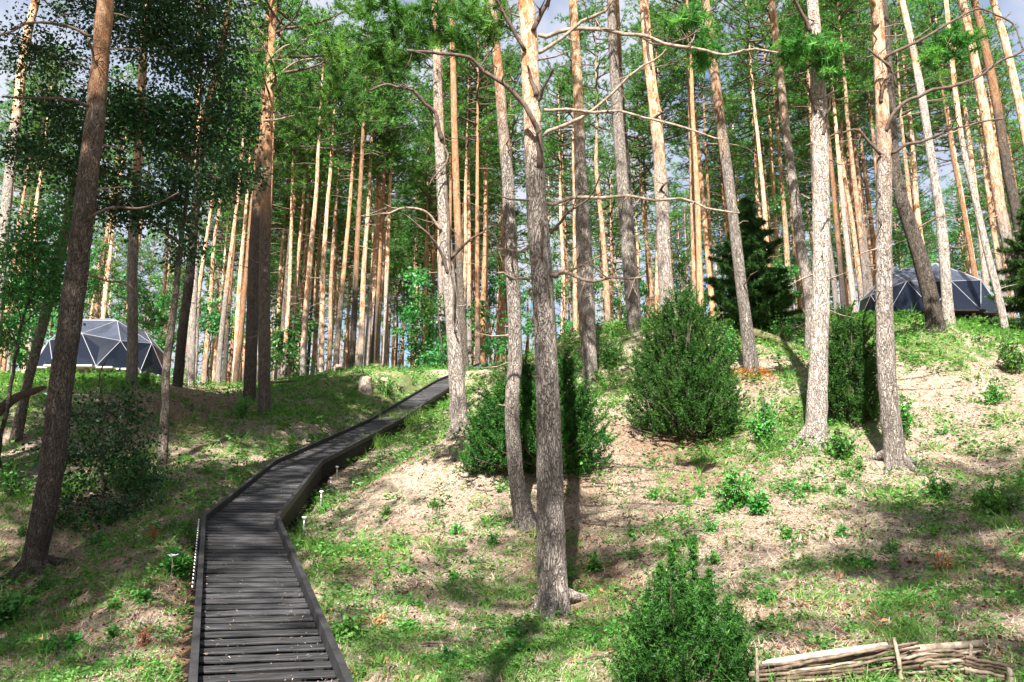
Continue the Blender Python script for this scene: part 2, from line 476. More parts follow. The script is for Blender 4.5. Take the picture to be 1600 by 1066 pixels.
mx = N(t, 'ShaderNodeMixShader'); mx.inputs[0].default_value = 0.45
t.links.new(b.outputs[0], mx.inputs[1]); t.links.new(tr.outputs[0], mx.inputs[2]); t.links.new(mx.outputs[0], out.inputs['Surface'])
M['window'] = m
M['deck'] = plain('pale_deck_boards', (0.45, 0.42, 0.40), 0.8, 0.2, var=0.2, scale=5)
M['bedding'] = plain('white_bedding', (0.7, 0.71, 0.74), 0.9, 0.1)
M['lampmetal'] = plain('brushed_steel', (0.6, 0.6, 0.62), 0.35, 0.5, metal=0.6)
M['lampwhite'] = plain('white_lamp_cap', (0.82, 0.82, 0.82), 0.4, 0.5)
M['lampblack'] = plain('black_lamp_cap', (0.02, 0.02, 0.02), 0.4, 0.5)
M['bench'] = plain('weathered_bench_wood', (0.30, 0.22, 0.18), 0.85, 0.2, var=0.3, scale=8)

# ------------------------------------------------------------------ boardwalk centre line and hero trees (needed by the terrain)
BW = [at(421, 1066, 6.1), at(376, 815, 12.1), at(466, 725, 18.0), at(600, 660, 24.0), at(702, 596, 30.5), at(768, 568, 35.0)]
BW = np.array([BW[0] + (BW[0] - BW[1]) * 0.28] + BW)
BW_W = 1.0

# name-like key, label, [(px,py,width px)...], Y, total height, bark height, material, crown(base height, scale) or None
HERO = [
 ('a', 'thick dark leaning pine at the left edge with an orange patch high on its trunk', [(46,905,40),(58,850,38),(76,760,38),(100,570,37),(118,440,36),(135,300,33),(150,170,30),(165,0,26)], 11.8, 19, 7.3, 'bark_dark', (12.5, 1.0)),
 ('b', 'spotted grey pine standing right in front of the left dome tent', [(205,602,20),(207,540,17),(207,400,17),(213,290,16),(221,150,14),(228,0,12)], 22, 21, 5.5, 'bark', (12, 1.0)),
 ('c', 'dark thin pine leaning right beside the dead log at the far left', [(24,692,20),(42,603,16),(66,510,16),(88,420,18),(108,335,17),(118,290,15),(150,120,13)], 18, 17, 9, 'bark_dark', (11, 0.8)),
 ('d', 'left trunk of the dark pair at the foot of the mound, cream higher up', [(390,612,21),(395,480,20),(397,400,19),(401,320,16),(407,250,14),(414,180,12),(417,60,9)], 25.5, 19, 7.3, 'bark_dark', (9.5, 1.05)),
 ('e', 'right trunk of the dark pair, turning bright orange towards its top', [(413,648,22),(413,500,20),(414,380,18),(417,250,17),(421,150,15),(426,40,12),(428,0,11)], 23, 20, 6.3, 'bark_dark', (9.5, 1.05)),
 ('f', 'dark crooked pine right of the left dome tent, lit only at its top', [(277,606,18),(281,560,16),(287,504,16),(298,415,15),(311,260,13),(322,178,13),(343,99,12),(356,16,10)], 26, 20, 8.5, 'bark_dark', (13, 1.0)),
 ('g', 'brown pine just right of the crooked dark pine by the left dome tent', [(297,606,15),(300,504,14),(304,430,12),(309,250,10),(314,0,8)], 29, 21, 6, 'bark', (13, 1.0)),
 ('h', 'crooked pale pine beside the boardwalk with arched dead branches', [(719,672,32),(715,620,28),(712,570,27),(709,520,25),(702,440,22),(695,360,20),(691,300,18),(686,200,17),(683,100,14),(680,0,11)], 15.5, 19, 6.6, 'bark', (11, 1.1)),
 ('i', 'reddish straight pine directly behind the crooked pale pine by the boardwalk', [(727,575,13),(720,460,12),(714,320,12),(710,200,11),(708,100,10),(705,0,9)], 29, 22, 5, 'bark_dark', (14, 1.0)),
 ('j', 'slimmer curved pale pine just left of the biggest trunk', [(823,826,40),(815,790,33),(806,740,27),(800,640,24),(805,560,24),(803,480,22),(797,380,22),(793,280,20),(785,190,18),(778,100,15),(772,40,13),(769,0,12)], 12.0, 19, 6.2, 'bark', (12, 1.0)),
 ('k', 'biggest pine in the middle with many long dead branches', [(866,965,60),(864,925,52),(862,880,49),(860,800,46),(858,700,43),(856,620,40),(852,520,38),(846,420,37),(840,340,35),(836,260,33),(832,190,30),(828,100,29),(825,40,28),(822,0,27)], 9.2, 19, 5.6, 'bark', (11.5, 0.95)),
 ('l', 'dark half-lit pine behind the biggest trunk, on its right', [(923,600,26),(918,500,27),(913,400,27),(908,300,21),(905,200,18),(901,100,16),(895,0,13)], 19, 21, 6.6, 'bark', (12, 1.0)),
 ('m', 'smooth grey pine left of the tall juniper with a darker stem behind it', [(992,522,24),(985,450,22),(978,350,22),(970,250,20),(964,160,18),(958,80,16),(955,0,14)], 21, 20, 9.5, 'bark', (12.5, 1.0)),
 ('n', 'dark thin pine close behind the smooth grey pine', [(996,500,14),(988,400,14),(979,270,13),(970,150,11),(963,0,9)], 25, 20, 9, 'bark_dark', (12.5, 0.9)),
 ('o', 'orange pine rising straight out of the top of the tall juniper', [(1044,520,26),(1038,400,24),(1033,300,22),(1028,220,20),(1020,150,18),(1012,80,17),(1006,0,15)], 20, 20, 4.2, 'bark', (11.5, 1.0)),
 ('p', 'cream pine with a mound of orange needles round its foot', [(1175,583,27),(1165,500,20),(1155,420,19),(1143,320,18),(1130,220,17),(1117,120,15),(1108,50,13),(1103,0,12)], 17.5, 19, 5.6, 'bark', (12, 1.0)),
 ('q', 'dark brown pine half hidden by the pale grey pine on the right', [(1264,590,19),(1266,478,18),(1253,396,17),(1241,300,15),(1230,220,14),(1219,120,13),(1210,40,12),(1206,0,11)], 19, 20, 6.8, 'bark', (12.5, 0.95)),
 ('r', 'pale grey straight pine with a flared foot right of the tall juniper', [(1274,694,42),(1276,650,35),(1278,600,32),(1281,500,29),(1283,400,28),(1283,300,28),(1281,200,26),(1278,130,24),(1273,50,20),(1269,0,18)], 13.5, 18, 9.0, 'bark', (10.5, 0.95)),
 ('s', 'pale pine in front of the right dome tent, golden above, arched dead branches', [(1399,732,38),(1396,690,34),(1390,640,31),(1384,560,29),(1381,450,27),(1381,350,25),(1382,250,24),(1379,180,22),(1373,60,20),(1369,0,19)], 12.8, 18, 5.2, 'bark', (10.5, 0.95)),
 ('t', 'rough black-barked leaning pine against the right dome tent', [(1463,518,34),(1458,490,28),(1451,453,26),(1436,396,25),(1417,338,23),(1406,300,19),(1399,255,15),(1394,180,13),(1386,60,11)], 18.5, 17, 12, 'bark_dark', (12, 0.7)),
 ('u', 'mottled pine beside the rough leaning trunk in front of the right dome tent', [(1484,516,22),(1480,470,18),(1472,360,16),(1462,290,14),(1451,220,13),(1440,150,13),(1425,70,11),(1409,0,10)], 20, 20, 7.5, 'bark', (12, 0.9)),
 ('v', 'thin bare pine leaning left just right of the right dome tent', [(1578,556,13),(1570,510,12),(1559,459,12),(1543,396,11),(1521,300,10),(1503,220,9),(1490,120,8),(1478,0,7)], 21, 18, 6, 'bark', (13, 0.7)),
 ('w', 'stout orange pine at the right edge, left one of the clump there', [(1592,445,20),(1575,380,19),(1560,310,17),(1545,210,16),(1528,120,14),(1507,15,12),(1503,0,12)], 24, 19, 4, 'bark', (12.5, 0.9)),
 ('x', 'dark pine in the middle of the clump at the right edge', [(1603,420,17),(1588,330,17),(1575,270,16),(1555,150,14),(1532,40,12),(1522,0,11)], 25, 19, 7, 'bark_dark', (12.5, 0.9)),
 ('y', 'leaning orange-brown pine crossing the top right corner', [(1640,380,15),(1618,290,14),(1598,188,13),(1575,84,12),(1552,0,11)], 26, 20, 5, 'bark', (13, 0.9)),
 ('z', 'brightly lit pine in the top left corner, its lower trunk in shade', [(3,400,17),(12,300,16),(29,153,15),(41,64,14),(56,0,13)], 24, 20, 8.5, 'bark', (13, 0.9)),
]

BUSH_BASE = []   # (px, py, Y) of shrubs, collected for the terrain
JUNI = [
 ('tall dense juniper with a rounded outline in the middle of the slope', 1073, 702, 15.0, 172, 250, 'tall'),
 ('wide juniper hidden behind the two pale trunks left of the middle', 838, 775, 13.6, 215, 225, 'wide'),
 ('open juniper with two thin spires at the bottom edge of the view', 1062, 1085, 5.75, 190, 235, 'spiky'),
 ('narrow juniper between the two pale trunks on the right', 1340, 690, 14.6, 95, 195, 'tall'),
]

# ------------------------------------------------------------------ terrain
CTRL = []
def c_px(px, py, Y): CTRL.append(at(px, py, Y))
for x in (-14, -7, 0, 7, 14):
    CTRL += [np.array([x, 0.0, -1.6]), np.array([x * 1.6, -15.0, -2.1]), np.array([x * 3, -45.0, -2.6])]
for p in [(0,1066,7.3),(150,1066,7.0),(300,1066,6.7),(600,1066,6.3),(800,1066,6.2),(1000,1066,5.9),(1200,1066,5.7),(1400,1066,5.5),(1600,1066,5.4),
          (600,850,11.4),(1000,850,10.7),(1200,830,10.2),(1400,850,9.6),(1600,850,9.0),(160,830,13.4),(0,800,14),(220,780,14.6),(150,950,9.6),
          (600,750,14.3),(540,860,11.5),(720,760,13.6),(1000,700,14.8),(1500,700,13.3),(1600,700,12.8),(1160,705,14.2),
          (1300,600,16.8),(1450,600,16.2),(1600,600,15.7),(1490,512,20),(1345,503,21),(1570,510,21),(1400,502,21),(1250,535,21),(1130,560,19),
          (1000,516,24),(935,512,25),(870,566,21),(800,604,22),(745,594,28),(735,612,25),(770,592,27),(760,584,31),
          (550,588,28),(640,582,29.5),(480,602,27),(430,640,24),(500,664,21.6),(420,690,20.5),(600,612,27.5),(690,582,33),
          (300,640,22.5),(235,612,24),(330,700,18.6),(200,720,17.2),(60,700,17.6),(100,610,22),(340,660,23),(340,625,28),(380,610,31),
          (60,594,30),(160,594,33),(255,596,32),(0,592,29),(300,606,30)]:
    c_px(*p)
CTRL += [np.array(p, float) for p in [(-20,36,7.1),(-12,38,7.0),(-12,48,7.4),(0,44,8.8),(-5,38,7.6),(-12,72,8.2),(-34,48,7.5),(12,42,9.9),(19,34,9.1),(22,36,9.3),(15,33,8.9),(25,48,11),(22,72,10.8),(0,75,9.6),
         (40,30,8.5),(40,50,11),(-40,25,5),(-25,14,1.0),(25,14,2.6),(35,10,1.5),(-40,0,-1.5),(40,0,-1.6),(-60,60,7),(60,60,11),(0,110,9.5),(-60,110,8),(60,110,10.5),(0,160,9),(-110,140,8),(110,140,10),(-110,40,4),(110,40,7),(-110,-40,-2.5),(110,-40,-2.5)]]
for h in HERO:
    if h[0] in 'dnqwxyz': continue
    px, py, w = h[2][0]
    c_px(px, py - 3, h[3])
for p in [(1175,582,17.5)]: pass
SEGN = []
for i in range(len(BW) - 1):
    d = BW[i + 1] - BW[i]
    side = nrm(np.array([d[1], -d[0], 0.0]))
    for s in (0.15, 0.5, 0.85):
        p = BW[i] + d * s
        drop = (0.1, 0.42)[i == 2] if i != 3 else 0.28
        CTRL.append(p - side * 0.85 + np.array([0, 0, -0.06]))
        CTRL.append(p + side * 0.85 + np.array([0, 0, -drop - 0.08]))
CTRL = np.array(CTRL)
_S = 10.0
def _U(r2):
    return np.where(r2 > 1e-12, 0.5 * r2 * np.log(np.maximum(r2, 1e-12)), 0.0)
_n = len(CTRL)
_K = _U(((CTRL[:, None, :2] - CTRL[None, :, :2]) ** 2).sum(-1) / _S ** 2)
_P = np.hstack([np.ones((_n, 1)), CTRL[:, :2] / _S])
_A = np.zeros((_n + 3, _n + 3)); _A[:_n, :_n] = _K + np.eye(_n) * 0.0025; _A[:_n, _n:] = _P; _A[_n:, :_n] = _P.T
_w = np.linalg.solve(_A, np.concatenate([CTRL[:, 2], np.zeros(3)]))

def bw_near(x, y):
    """distance to the boardwalk centre line and its height there"""
    best = np.full(x.shape, 1e9); bz = np.zeros(x.shape)
    for i in range(len(BW) - 1):
        a, d = BW[i], BW[i + 1] - BW[i]
        L2 = d[0] ** 2 + d[1] ** 2
        s = np.clip(((x - a[0]) * d[0] + (y - a[1]) * d[1]) / L2, 0, 1)
        dist = np.hypot(x - a[0] - s * d[0], y - a[1] - s * d[1])
        u = dist < best
        best = np.where(u, dist, best); bz = np.where(u, a[2] + s * d[2], bz)
    return best, bz

def terrain(x, y):
    x = np.atleast_1d(np.asarray(x, float)); y = np.atleast_1d(np.asarray(y, float))
    sh = x.shape; xf = np.clip(x.ravel(), -115, 115); yf = np.clip(y.ravel(), -50, 165)
    out = np.empty(xf.shape)
    for i in range(0, len(xf), 20000):
        X, Y = xf[i:i + 20000], yf[i:i + 20000]
        r2 = ((X[:, None] - CTRL[None, :, 0]) ** 2 + (Y[:, None] - CTRL[None, :, 1]) ** 2) / _S ** 2
        out[i:i + 20000] = _U(r2) @ _w[:_n] + _w[_n] + (X * _w[_n + 1] + Y * _w[_n + 2]) / _S
    z = out + (fbm(xf * 0.9, yf * 0.9, 5, 3) - 0.5) * 0.16 + (fbm(xf * 3.1, yf * 3.1, 9, 2) - 0.5) * 0.05
    d, bz = bw_near(xf, yf)
    k = np.clip((1.05 - d) / 0.55, 0, 1)
    z = np.where(d < 1.05, np.minimum(z, bz - 0.28 + (1 - k) ** 2 * 0.5), z)
    return z.reshape(sh)

def tz(x, y):
    return float(terrain(np.array([x]), np.array([y]))[0])

# where green cover grows (1) and where dry litter lies (0); brown humus in the gully, shade painted under the boardwalk
LITTER = [(640,770,190,60,.75),(930,800,190,75,.7),(1130,830,130,60,.55),(1260,790,200,70,.6),(1540,640,110,60,.75),(1420,600,70,50,.6),(1320,850,160,60,.4),(760,880,150,50,.55),(700,720,90,40,.5),
          (230,960,90,50,.6),(270,630,80,30,.9),(330,690,70,50,.35),(180,810,90,35,.45),(1000,690,90,60,.7),(960,900,110,40,.55),(1210,960,130,50,.45),(1300,1000,200,40,.45),(1180,600,50,40,.6),(1480,720,170,60,.45),(120,700,120,60,.3),(90,860,120,60,.25),(600,800,110,60,.55)]
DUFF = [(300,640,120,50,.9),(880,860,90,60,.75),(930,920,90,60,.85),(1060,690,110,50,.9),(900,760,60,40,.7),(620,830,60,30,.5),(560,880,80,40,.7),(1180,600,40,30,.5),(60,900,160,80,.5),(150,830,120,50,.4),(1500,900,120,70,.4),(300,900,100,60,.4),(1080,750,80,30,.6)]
GREEN = [(560,605,120,34,.9),(640,630,60,40,.6),(470,630,70,30,.5),(1480,545,90,28,.7),(1390,520,60,25,.6),(40,600,60,30,.8),(1250,640,60,60,.4),(170,600,80,22,.6),(830,1020,140,40,.35)]
def field(px, py, L):
    s = np.zeros(px.shape)
    for a, b_, rx, ry, k in L:
        s = np.maximum(s, k * np.exp(-(((px - a) / rx) ** 2 + ((py - b_) / ry) ** 2)))
    return s
def cover(x, y, z):
    px, py = to_px(x, np.maximum(y, 2.0), z)
    n1 = fbm(x * 0.9, y * 0.9, 31, 4); n2 = fbm(x * 3.3, y * 3.3, 77, 3)
    L = field(px, py, LITTER)
    n3 = fbm(x * 7.0, y * 7.0, 123, 2)
    g = 0.60 - 0.9 * L + (n1 - 0.5) * 1.0 + (n2 - 0.5) * 1.3 + (n3 - 0.5) * 0.9
    g = g + field(px, py, GREEN)
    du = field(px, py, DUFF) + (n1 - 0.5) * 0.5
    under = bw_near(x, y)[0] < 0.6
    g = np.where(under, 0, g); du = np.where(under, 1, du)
    return np.clip(g, 0, 1), np.where(under, 2.0, np.clip(du, 0, 1))  # top value marks the ground that gets painted shade beneath the boards

def warp(lo, hi, flo, fhi, step, grow):
    a = list(np.arange(flo, fhi + 1e-6, step))
    s = step
    while a[-1] < hi: s *= grow; a.append(a[-1] + s)
    s = step
    while a[0] > lo: s *= grow; a.insert(0, a[0] - s)
    return np.array(a)
gx = warp(-900, 900, -14, 17, 0.11, 1.17)
gy = warp(-500, 1500, 4.0, 34, 0.11, 1.17)
GX, GY = np.meshgrid(gx, gy)
GZ = terrain(GX, GY)
far = np.maximum(np.abs(GX) - 200, 0) + np.maximum(np.abs(GY) - 250, 0)
GZ = GZ - far * 0.02
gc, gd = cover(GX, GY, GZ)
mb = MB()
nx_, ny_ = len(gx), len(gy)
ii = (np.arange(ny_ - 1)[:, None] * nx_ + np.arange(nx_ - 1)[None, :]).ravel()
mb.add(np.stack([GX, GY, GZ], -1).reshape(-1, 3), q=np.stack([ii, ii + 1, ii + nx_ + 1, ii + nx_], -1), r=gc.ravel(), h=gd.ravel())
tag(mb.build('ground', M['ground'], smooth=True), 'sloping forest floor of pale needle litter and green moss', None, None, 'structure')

# ------------------------------------------------------------------ boardwalk
bw = thing('boardwalk', 'black stained wooden boardwalk climbing the slope in short straight runs', 'boardwalk', tuple(BW[0]))
O0 = BW[0]
def plank_mesh(seed):
    rng = np.random.default_rng(seed)
    L, Wd, T = BW_W - 0.1, 0.102, 0.014
    n = 7
    xs = np.linspace(-L / 2, L / 2, n)
    prof = np.array([[-Wd / 2, -T], [Wd / 2, -T], [Wd / 2, -0.004], [Wd / 2 - 0.004, 0], [-Wd / 2 + 0.004, 0], [-Wd / 2, -0.004]])
    V = []
    for x in xs:
        w = 1 + rng.normal() * 0.008; dz = rng.normal() * 0.0015
        for (yy, zz) in prof: V.append((x, yy * w, zz + dz))
    q = []
    for i in range(n - 1):
        for j in range(6):
            k = (j + 1) % 6
            q.append((i * 6 + j, i * 6 + k, (i + 1) * 6 + k, (i + 1) * 6 + j))
    t = []
    for base, fl in ((0, 1), ((n - 1) * 6, 0)):
        for j in range(1, 5):
            tri = (base, base + j + 1, base + j) if fl else (base, base + j, base + j + 1)
            t.append(tri)
    b_ = MB(); b_.add(V, t=t, q=q)
    return b_.mesh('plank', M['plank'])
PLM = [plank_mesh(s) for s in range(6)]
rng = np.random.default_rng(4)
PITCH_P = 0.205
lens = np.linalg.norm(np.diff(BW, axis=0), axis=1)
cum = np.concatenate([[0], np.cumsum(lens)])
def bw_at(s):
    i = int(np.clip(np.searchsorted(cum, s, 'right') - 1, 0, len(BW) - 2))
    u = (s - cum[i]) / lens[i]
    return BW[i] * (1 - u) + BW[i + 1] * u, i
s = 0.1
while s < cum[-1] - 0.05:
    p, i = bw_at(s)
    d = nrm(BW[i + 1] - BW[i])
    # turn smoothly through the bends
    a = 0.0
    for jn in range(1, len(BW) - 1):
        if abs(s - cum[jn]) < 0.7:
            u = 0.5 + (s - cum[jn]) / 1.4
            d = nrm((1 - u) * nrm(BW[jn] - BW[jn - 1]) + u * nrm(BW[jn + 1] - BW[jn]))
    yaw = math.atan2(-d[0], d[1])
    pit = math.asin(d[2]) + math.radians(4.0) + rng.normal() * 0.008
    o = link('plank', PLM[int(rng.integers(6))], bw, tuple(p - O0))
    o.rotation_euler = (pit, rng.normal() * 0.004, yaw + rng.normal() * 0.004)
    if rng.random() < 0.5:
        o.scale = (-1, 1, 1)
    s += PITCH_P
# kerb boards and dark skirts on both sides, bearers and posts beneath
def side_pt(j, off, dz=0.0):
    if j == 0: dd = BW[1] - BW[0]
    elif j == len(BW) - 1: dd = BW[-1] - BW[-2]
    else:
        d1 = nrm((BW[j] - BW[j - 1]) * [1, 1, 0]); d2 = nrm((BW[j + 1] - BW[j]) * [1, 1, 0]); dd = d1 + d2
    sd = nrm(np.array([dd[1], -dd[0], 0.0]))
    if 0 < j < len(BW) - 1:
        c = float(np.dot(nrm(np.array([dd[0], dd[1], 0])), d1)); off = off / max(c, 0.5)
    return BW[j] - O0 + sd * off + np.array([0, 0, dz])
def beam(name, j, off, w, z0, z1, material):
    A0, A1 = side_pt(j, off - w / 2), side_pt(j, off + w / 2)
    B0, B1 = side_pt(j + 1, off - w / 2), side_pt(j + 1, off + w / 2)
    if name == 'kerb_board':
        e = nrm(B0 - A0) * 0.004; A0 = A0 + e; A1 = A1 + e; B0 = B0 - e; B1 = B1 - e
    b_ = MB()
    up = np.array([0, 0, 1.0])
    nseg = 8
    V = []; q = []
    for k in range(nseg + 1):
        u = k / nseg
        l = A0 * (1 - u) + B0 * u; r_ = A1 * (1 - u) + B1 * u
        wob = (vnoise(np.array([k * 0.9 + j * 5]), np.array([off * 9]), 3)[0] - 0.5) * 0.008
        V += [l + up * z0, r_ + up * z0, r_ + up * (z1 + wob), l + up * (z1 + wob)]
    for k in range(nseg):
        for m_ in range(4):
            a_ = k * 4 + m_; b2 = k * 4 + (m_ + 1) % 4
            q.append((a_, b2, b2 + 4, a_ + 4))
    q += [(3, 2, 1, 0), tuple(nseg * 4 + np.arange(4))]
    b_.add(V, q=q)
    return b_.build(name, material, bw)
for j in range(len(BW) - 1):
    for sg in (-1, 1):
        beam('kerb_board', j, sg * 0.485, 0.055, -0.02, 0.085, M['kerb'])
        beam('skirt_board', j, sg * 0.475, 0.03, -0.20 if sg < 0 else -0.33, -0.04, M['skirt'])
        beam('bearer', j, sg * 0.30, 0.06, -0.17, -0.045, M['skirt'])
s = 0.6
while s < cum[-1]:
    p, i = bw_at(s)
    d = nrm(BW[i + 1] - BW[i]); sd = nrm(np.array([d[1], -d[0], 0]))
    for sg in (-1, 1):
        q_ = p + sd * sg * 0.43
        g = tz(q_[0], q_[1])
        b_ = MB(); hgt_ = max(q_[2] - 0.06 - g + 0.25, 0.2)
        box(b_, (0, 0, -hgt_ / 2), (0.07, 0.07, hgt_))
        b_.build('post', M['skirt'], bw, tuple(q_ - O0 + np.array([0, 0, -0.06])))
    s += 2.0

# ------------------------------------------------------------------ trees
def pine_crown_mesh(seed, Hc=8.0, R=2.5, nl=34, per=38, k=13, L=0.18, Wd=0.027, low=0.55):
    rng = np.random.default_rng(seed)
    lb = MB(); fb = MB()
    C = []; A = []
    for i in range(nl):
        tt = (i + rng.random() * 0.8) / nl
        z = Hc * tt ** 0.85
        az = i * 2.399963 + rng.normal() * 0.5
        prof = (low + (1 - low) * min(1, tt * 2.6)) * (1 - tt) ** 0.55 * 1.25
        ln = R * max(0.18, prof) * (0.65 + 0.55 * rng.random())
        rise = 0.05 + 0.55 * tt + rng.normal() * 0.12
        dv = np.array([math.cos(az), math.sin(az), 0])
        sv = np.array([-math.sin(az), math.cos(az), 0])
        bend = rng.normal() * 0.25
        u = np.linspace(0, 1, 6)[:, None]
        P = np.array([0, 0, z]) + dv * u * ln + sv * (u ** 2) * bend * ln + np.array([0, 0, 1.0]) * (rise * u * ln + 0.18 * ln * u ** 3 - 0.10 * ln * u)
        tube(lb, P, np.linspace(0.022 + 0.016 * ln, 0.006, 6), 5, cap=False)
        m_ = int(per * (0.4 + 0.6 * ln / R))
        ncl = max(3, int(m_ / 8))
        for c in range(ncl):                       # tufted pads along the limb
            uu = 0.30 + 0.72 * rng.random() ** 0.8
            base = P[0] + (P[-1] - P[0]) * uu + sv * (uu ** 2) * bend * ln * 0.3
            pad = base + rng.normal(size=3) * np.array([0.20, 0.20, 0.10]) * ln * 0.55
            tube(lb, [base, (base + pad) / 2 + np.array([0, 0, 0.03]), pad], [0.009, 0.007, 0.004], 3, cap=False)
            n_ = 8
            cc = pad + rng.normal(size=(n_, 3)) * np.array([0.22, 0.22, 0.11])
            C.append(cc)
            A.append(nrm((cc - np.array([0, 0, z])) * [1, 1, 0.3] + np.array([0, 0, 0.5])))
    C = np.concatenate(C); A = np.concatenate(A)
    needles(fb, C, A, k, L, Wd, 0.9, rng, 0.10)
    return lb.mesh('bough', M['twig_dark']), fb.mesh('crown', M['pine'])

CROWNS = [pine_crown_mesh(100 + i, 8.0, (2.3, 2.7, 2.0, 2.6, 3.0, 2.2)[i], (40, 44, 36, 42, 46, 36)[i]) for i in range(6)]

def stubs(mb, P, R, rng, n, z0, z1, lmax, m=0):
    """dead snags along a trunk"""
    for _ in range(n):
        zz = rng.uniform(z0, z1)
        i = int(np.clip(np.searchsorted(P[:, 2], zz), 1, len(P) - 1))
        az = rng.uniform(0, 2 * math.pi)
        ln = rng.uniform(0.15, 1) ** 2 * lmax + 0.08
        dv = np.array([math.cos(az), math.sin(az), rng.uniform(-0.35, 0.35)])
        b0 = P[i] + dv * [1, 1, 0] * R[i] * 0.7
        q = np.array([b0, b0 + dv * ln * 0.5 + np.array([0, 0, rng.normal() * 0.06 * ln]), b0 + dv * ln + np.array([0, 0, rng.normal() * 0.12 * ln])])
        tube(mb, q, [0.013 + 0.006 * ln, 0.010 + 0.003 * ln, 0.004], 4, cap=False, m=m, hgt=False)

def make_variant(seed, mtl):
    """background pine, 21 m tall: one trunk mesh, with the crown at the same axis"""
    rng = np.random.default_rng(seed)
    H = 21.0
    zc = np.array([-0.6, 0, 3, 7, 11, 13.5, 21])
    off = np.cumsum(rng.normal(size=(7, 2)) * [[0, 0], [0, 0], [.07, .07], [.10, .10], [.10, .10], [.06, .06], [.06, .06]], axis=0)
    P = spline(np.column_stack([off, zc]), 46)
    P = P[np.argsort(P[:, 2])]
    hh = np.clip(P[:, 2], 0, H)
    R = 0.145 * (1 - hh / H) ** 0.75 + 0.012 + 0.05 * np.exp(-hh / 0.35)
    b_ = MB()
    tube(b_, P, R, 11, 0.05, seed, hgt=True, cap=False, fz=1.2)
    tm = b_.mesh('trunk', M[mtl], True)
    s_ = MB(); stubs(s_, P, R, rng, 26, 4, 14, 1.3)
    top = P[np.argmin(np.abs(P[:, 2] - 13.2))]
    return tm, s_.mesh('dead_branches', M['twig']), top
VAR = [make_variant(300 + i, 'bark' if i % 4 else 'bark_dark') for i in range(8)]

def place_pine(x, y, label, group, rng, scale=1.0, lean=(0, 0), v=None, bark_h=None, csc=1.0, z=None, cz=None):
    v = int(rng.integers(len(VAR))) if v is None else v
    tm, sm, top = VAR[v]
    g = tz(x, y) if z is None else z
    o = thing('pine_tree', label, 'tree', (x, y, g), rng.uniform(0, 6.28), group)
    o.rotation_euler = (lean[0], lean[1], rng.uniform(-3.14, 3.14))
    o.scale = (scale * rng.uniform(0.88, 1.15), scale * rng.uniform(0.88, 1.15), scale)
    tr = link('trunk', tm, o); tr['bark_h'] = float(rng.uniform(1.5, 8.5) if bark_h is None else bark_h)
    tag(link('dead_branches', sm, o), kind='stuff')
    ci = int(rng.integers(len(CROWNS)))
    rr = rng.uniform(0, 6.28)
    loc = Vector(top) if cz is None else Vector((top[0], top[1], cz))
    for nm, me in (('bough', CROWNS[ci][0]), ('crown', CROWNS[ci][1])):
        c = link(nm, me, o, loc, rr); c.scale = (csc, csc, 1.0)
    return o

HT = {}
def hero(key, label, pts, Y, H, bark_h, mtl, crown):
    rng = np.random.default_rng(hash(key) % 1000 if False else ord(key))
    W_ = np.array([at(px, py, Y) for px, py, w in pts])
    R_ = np.array([0.465 * w * cam_depth(p) / F for (px, py, w), p in zip(pts, W_)])
    base = W_[0].copy()
    if key in 'dnqwxyz':
        gz = tz(base[0], base[1])
        if gz < base[2] - 0.05:
            d = W_[1] - W_[0]; d = d / d[2]
            nb = base + d * (gz - base[2])
            W_ = np.vstack([nb, W_]); R_ = np.concatenate([[R_[0] * 1.15], R_]); base = nb
    zt = base[2] + H
    # beyond the picture: carry on, straightening up and tapering
    d = nrm(W_[-1] - W_[-3]); p = W_[-1]; r = R_[-1]
    steps = 7
    dz = max(zt - p[2], 2.0) / steps
    for i in range(steps):
        d = nrm(d * 0.75 + np.array([rng.normal() * 0.03, rng.normal() * 0.03, 1.0]) * 0.25)
        p = p + d * dz / max(d[2], 0.5)
        W_ = np.vstack([W_, p]); R_ = np.append(R_, R_[-1] * (0.86 if i < 4 else 0.7))
    dn = nrm(W_[0] - W_[1]); W_ = np.vstack([W_[0] + dn * 0.35, W_]); R_ = np.concatenate([[R_[0] * 1.25], R_])
    near = Y < 17
    S = spline(np.column_stack([W_, R_]), 150 if near else 70)
    P, R = S[:, :3] - base, np.maximum(S[:, 3], 0.006)
    o = thing('pine_tree', label, 'tree', tuple(base))
    b_ = MB()
    tube(b_, P, R, 28 if near else 14, 0.055 if near else 0.05, ord(key), hgt=True, cap=False, fz=4.0 if near else 2, fa=3.2)
    if near:                                              # root flare
        for _ in range(10):
            az = rng.uniform(0, 6.28); ln = R[8] * rng.uniform(1.9, 4.2)
            dv = np.array([math.cos(az), math.sin(az), 0])
            e = base + dv * ln; ez = tz(e[0], e[1]) - base[2] - 0.05
            m0 = base + dv * ln * 0.55; mz = tz(m0[0], m0[1]) - base[2]
            tube(b_, spline(np.array([dv * R[8] * 0.35 + [0, 0, R[8] * 1.7], dv * ln * 0.52 + [0, 0, mz * 1.0 + R[8] * 0.28], dv * ln + [0, 0, ez]]), 8), np.linspace(R[8] * 0.55, R[8] * 0.14, 8), 8, 0.08, 3, hgt=True, cap=False)
    tr = b_.build('trunk', M[mtl], o, smooth=True)
    tr['bark_h'] = bark_h
    s_ = MB(); stubs(s_, P, R, rng, 22, 1.5, H * 0.55, 0.5 if near else 0.9)
    tag(s_.build('dead_branches', M['twig'], o), kind='stuff')
    if crown:
        cb, cs = crown
        i = int(np.argmin(np.abs(P[:, 2] - cb)))
        ci = ord(key) % len(CROWNS)
        rr = rng.uniform(0, 6.28)
        for nm, me in (('bough', CROWNS[ci][0]), ('crown', CROWNS[ci][1])):
            c = link(nm, me, o, tuple(P[i]), rr); c.scale = (cs, cs, (H - cb) / 8.0)
    HT[key] = (o, Y, P, R)
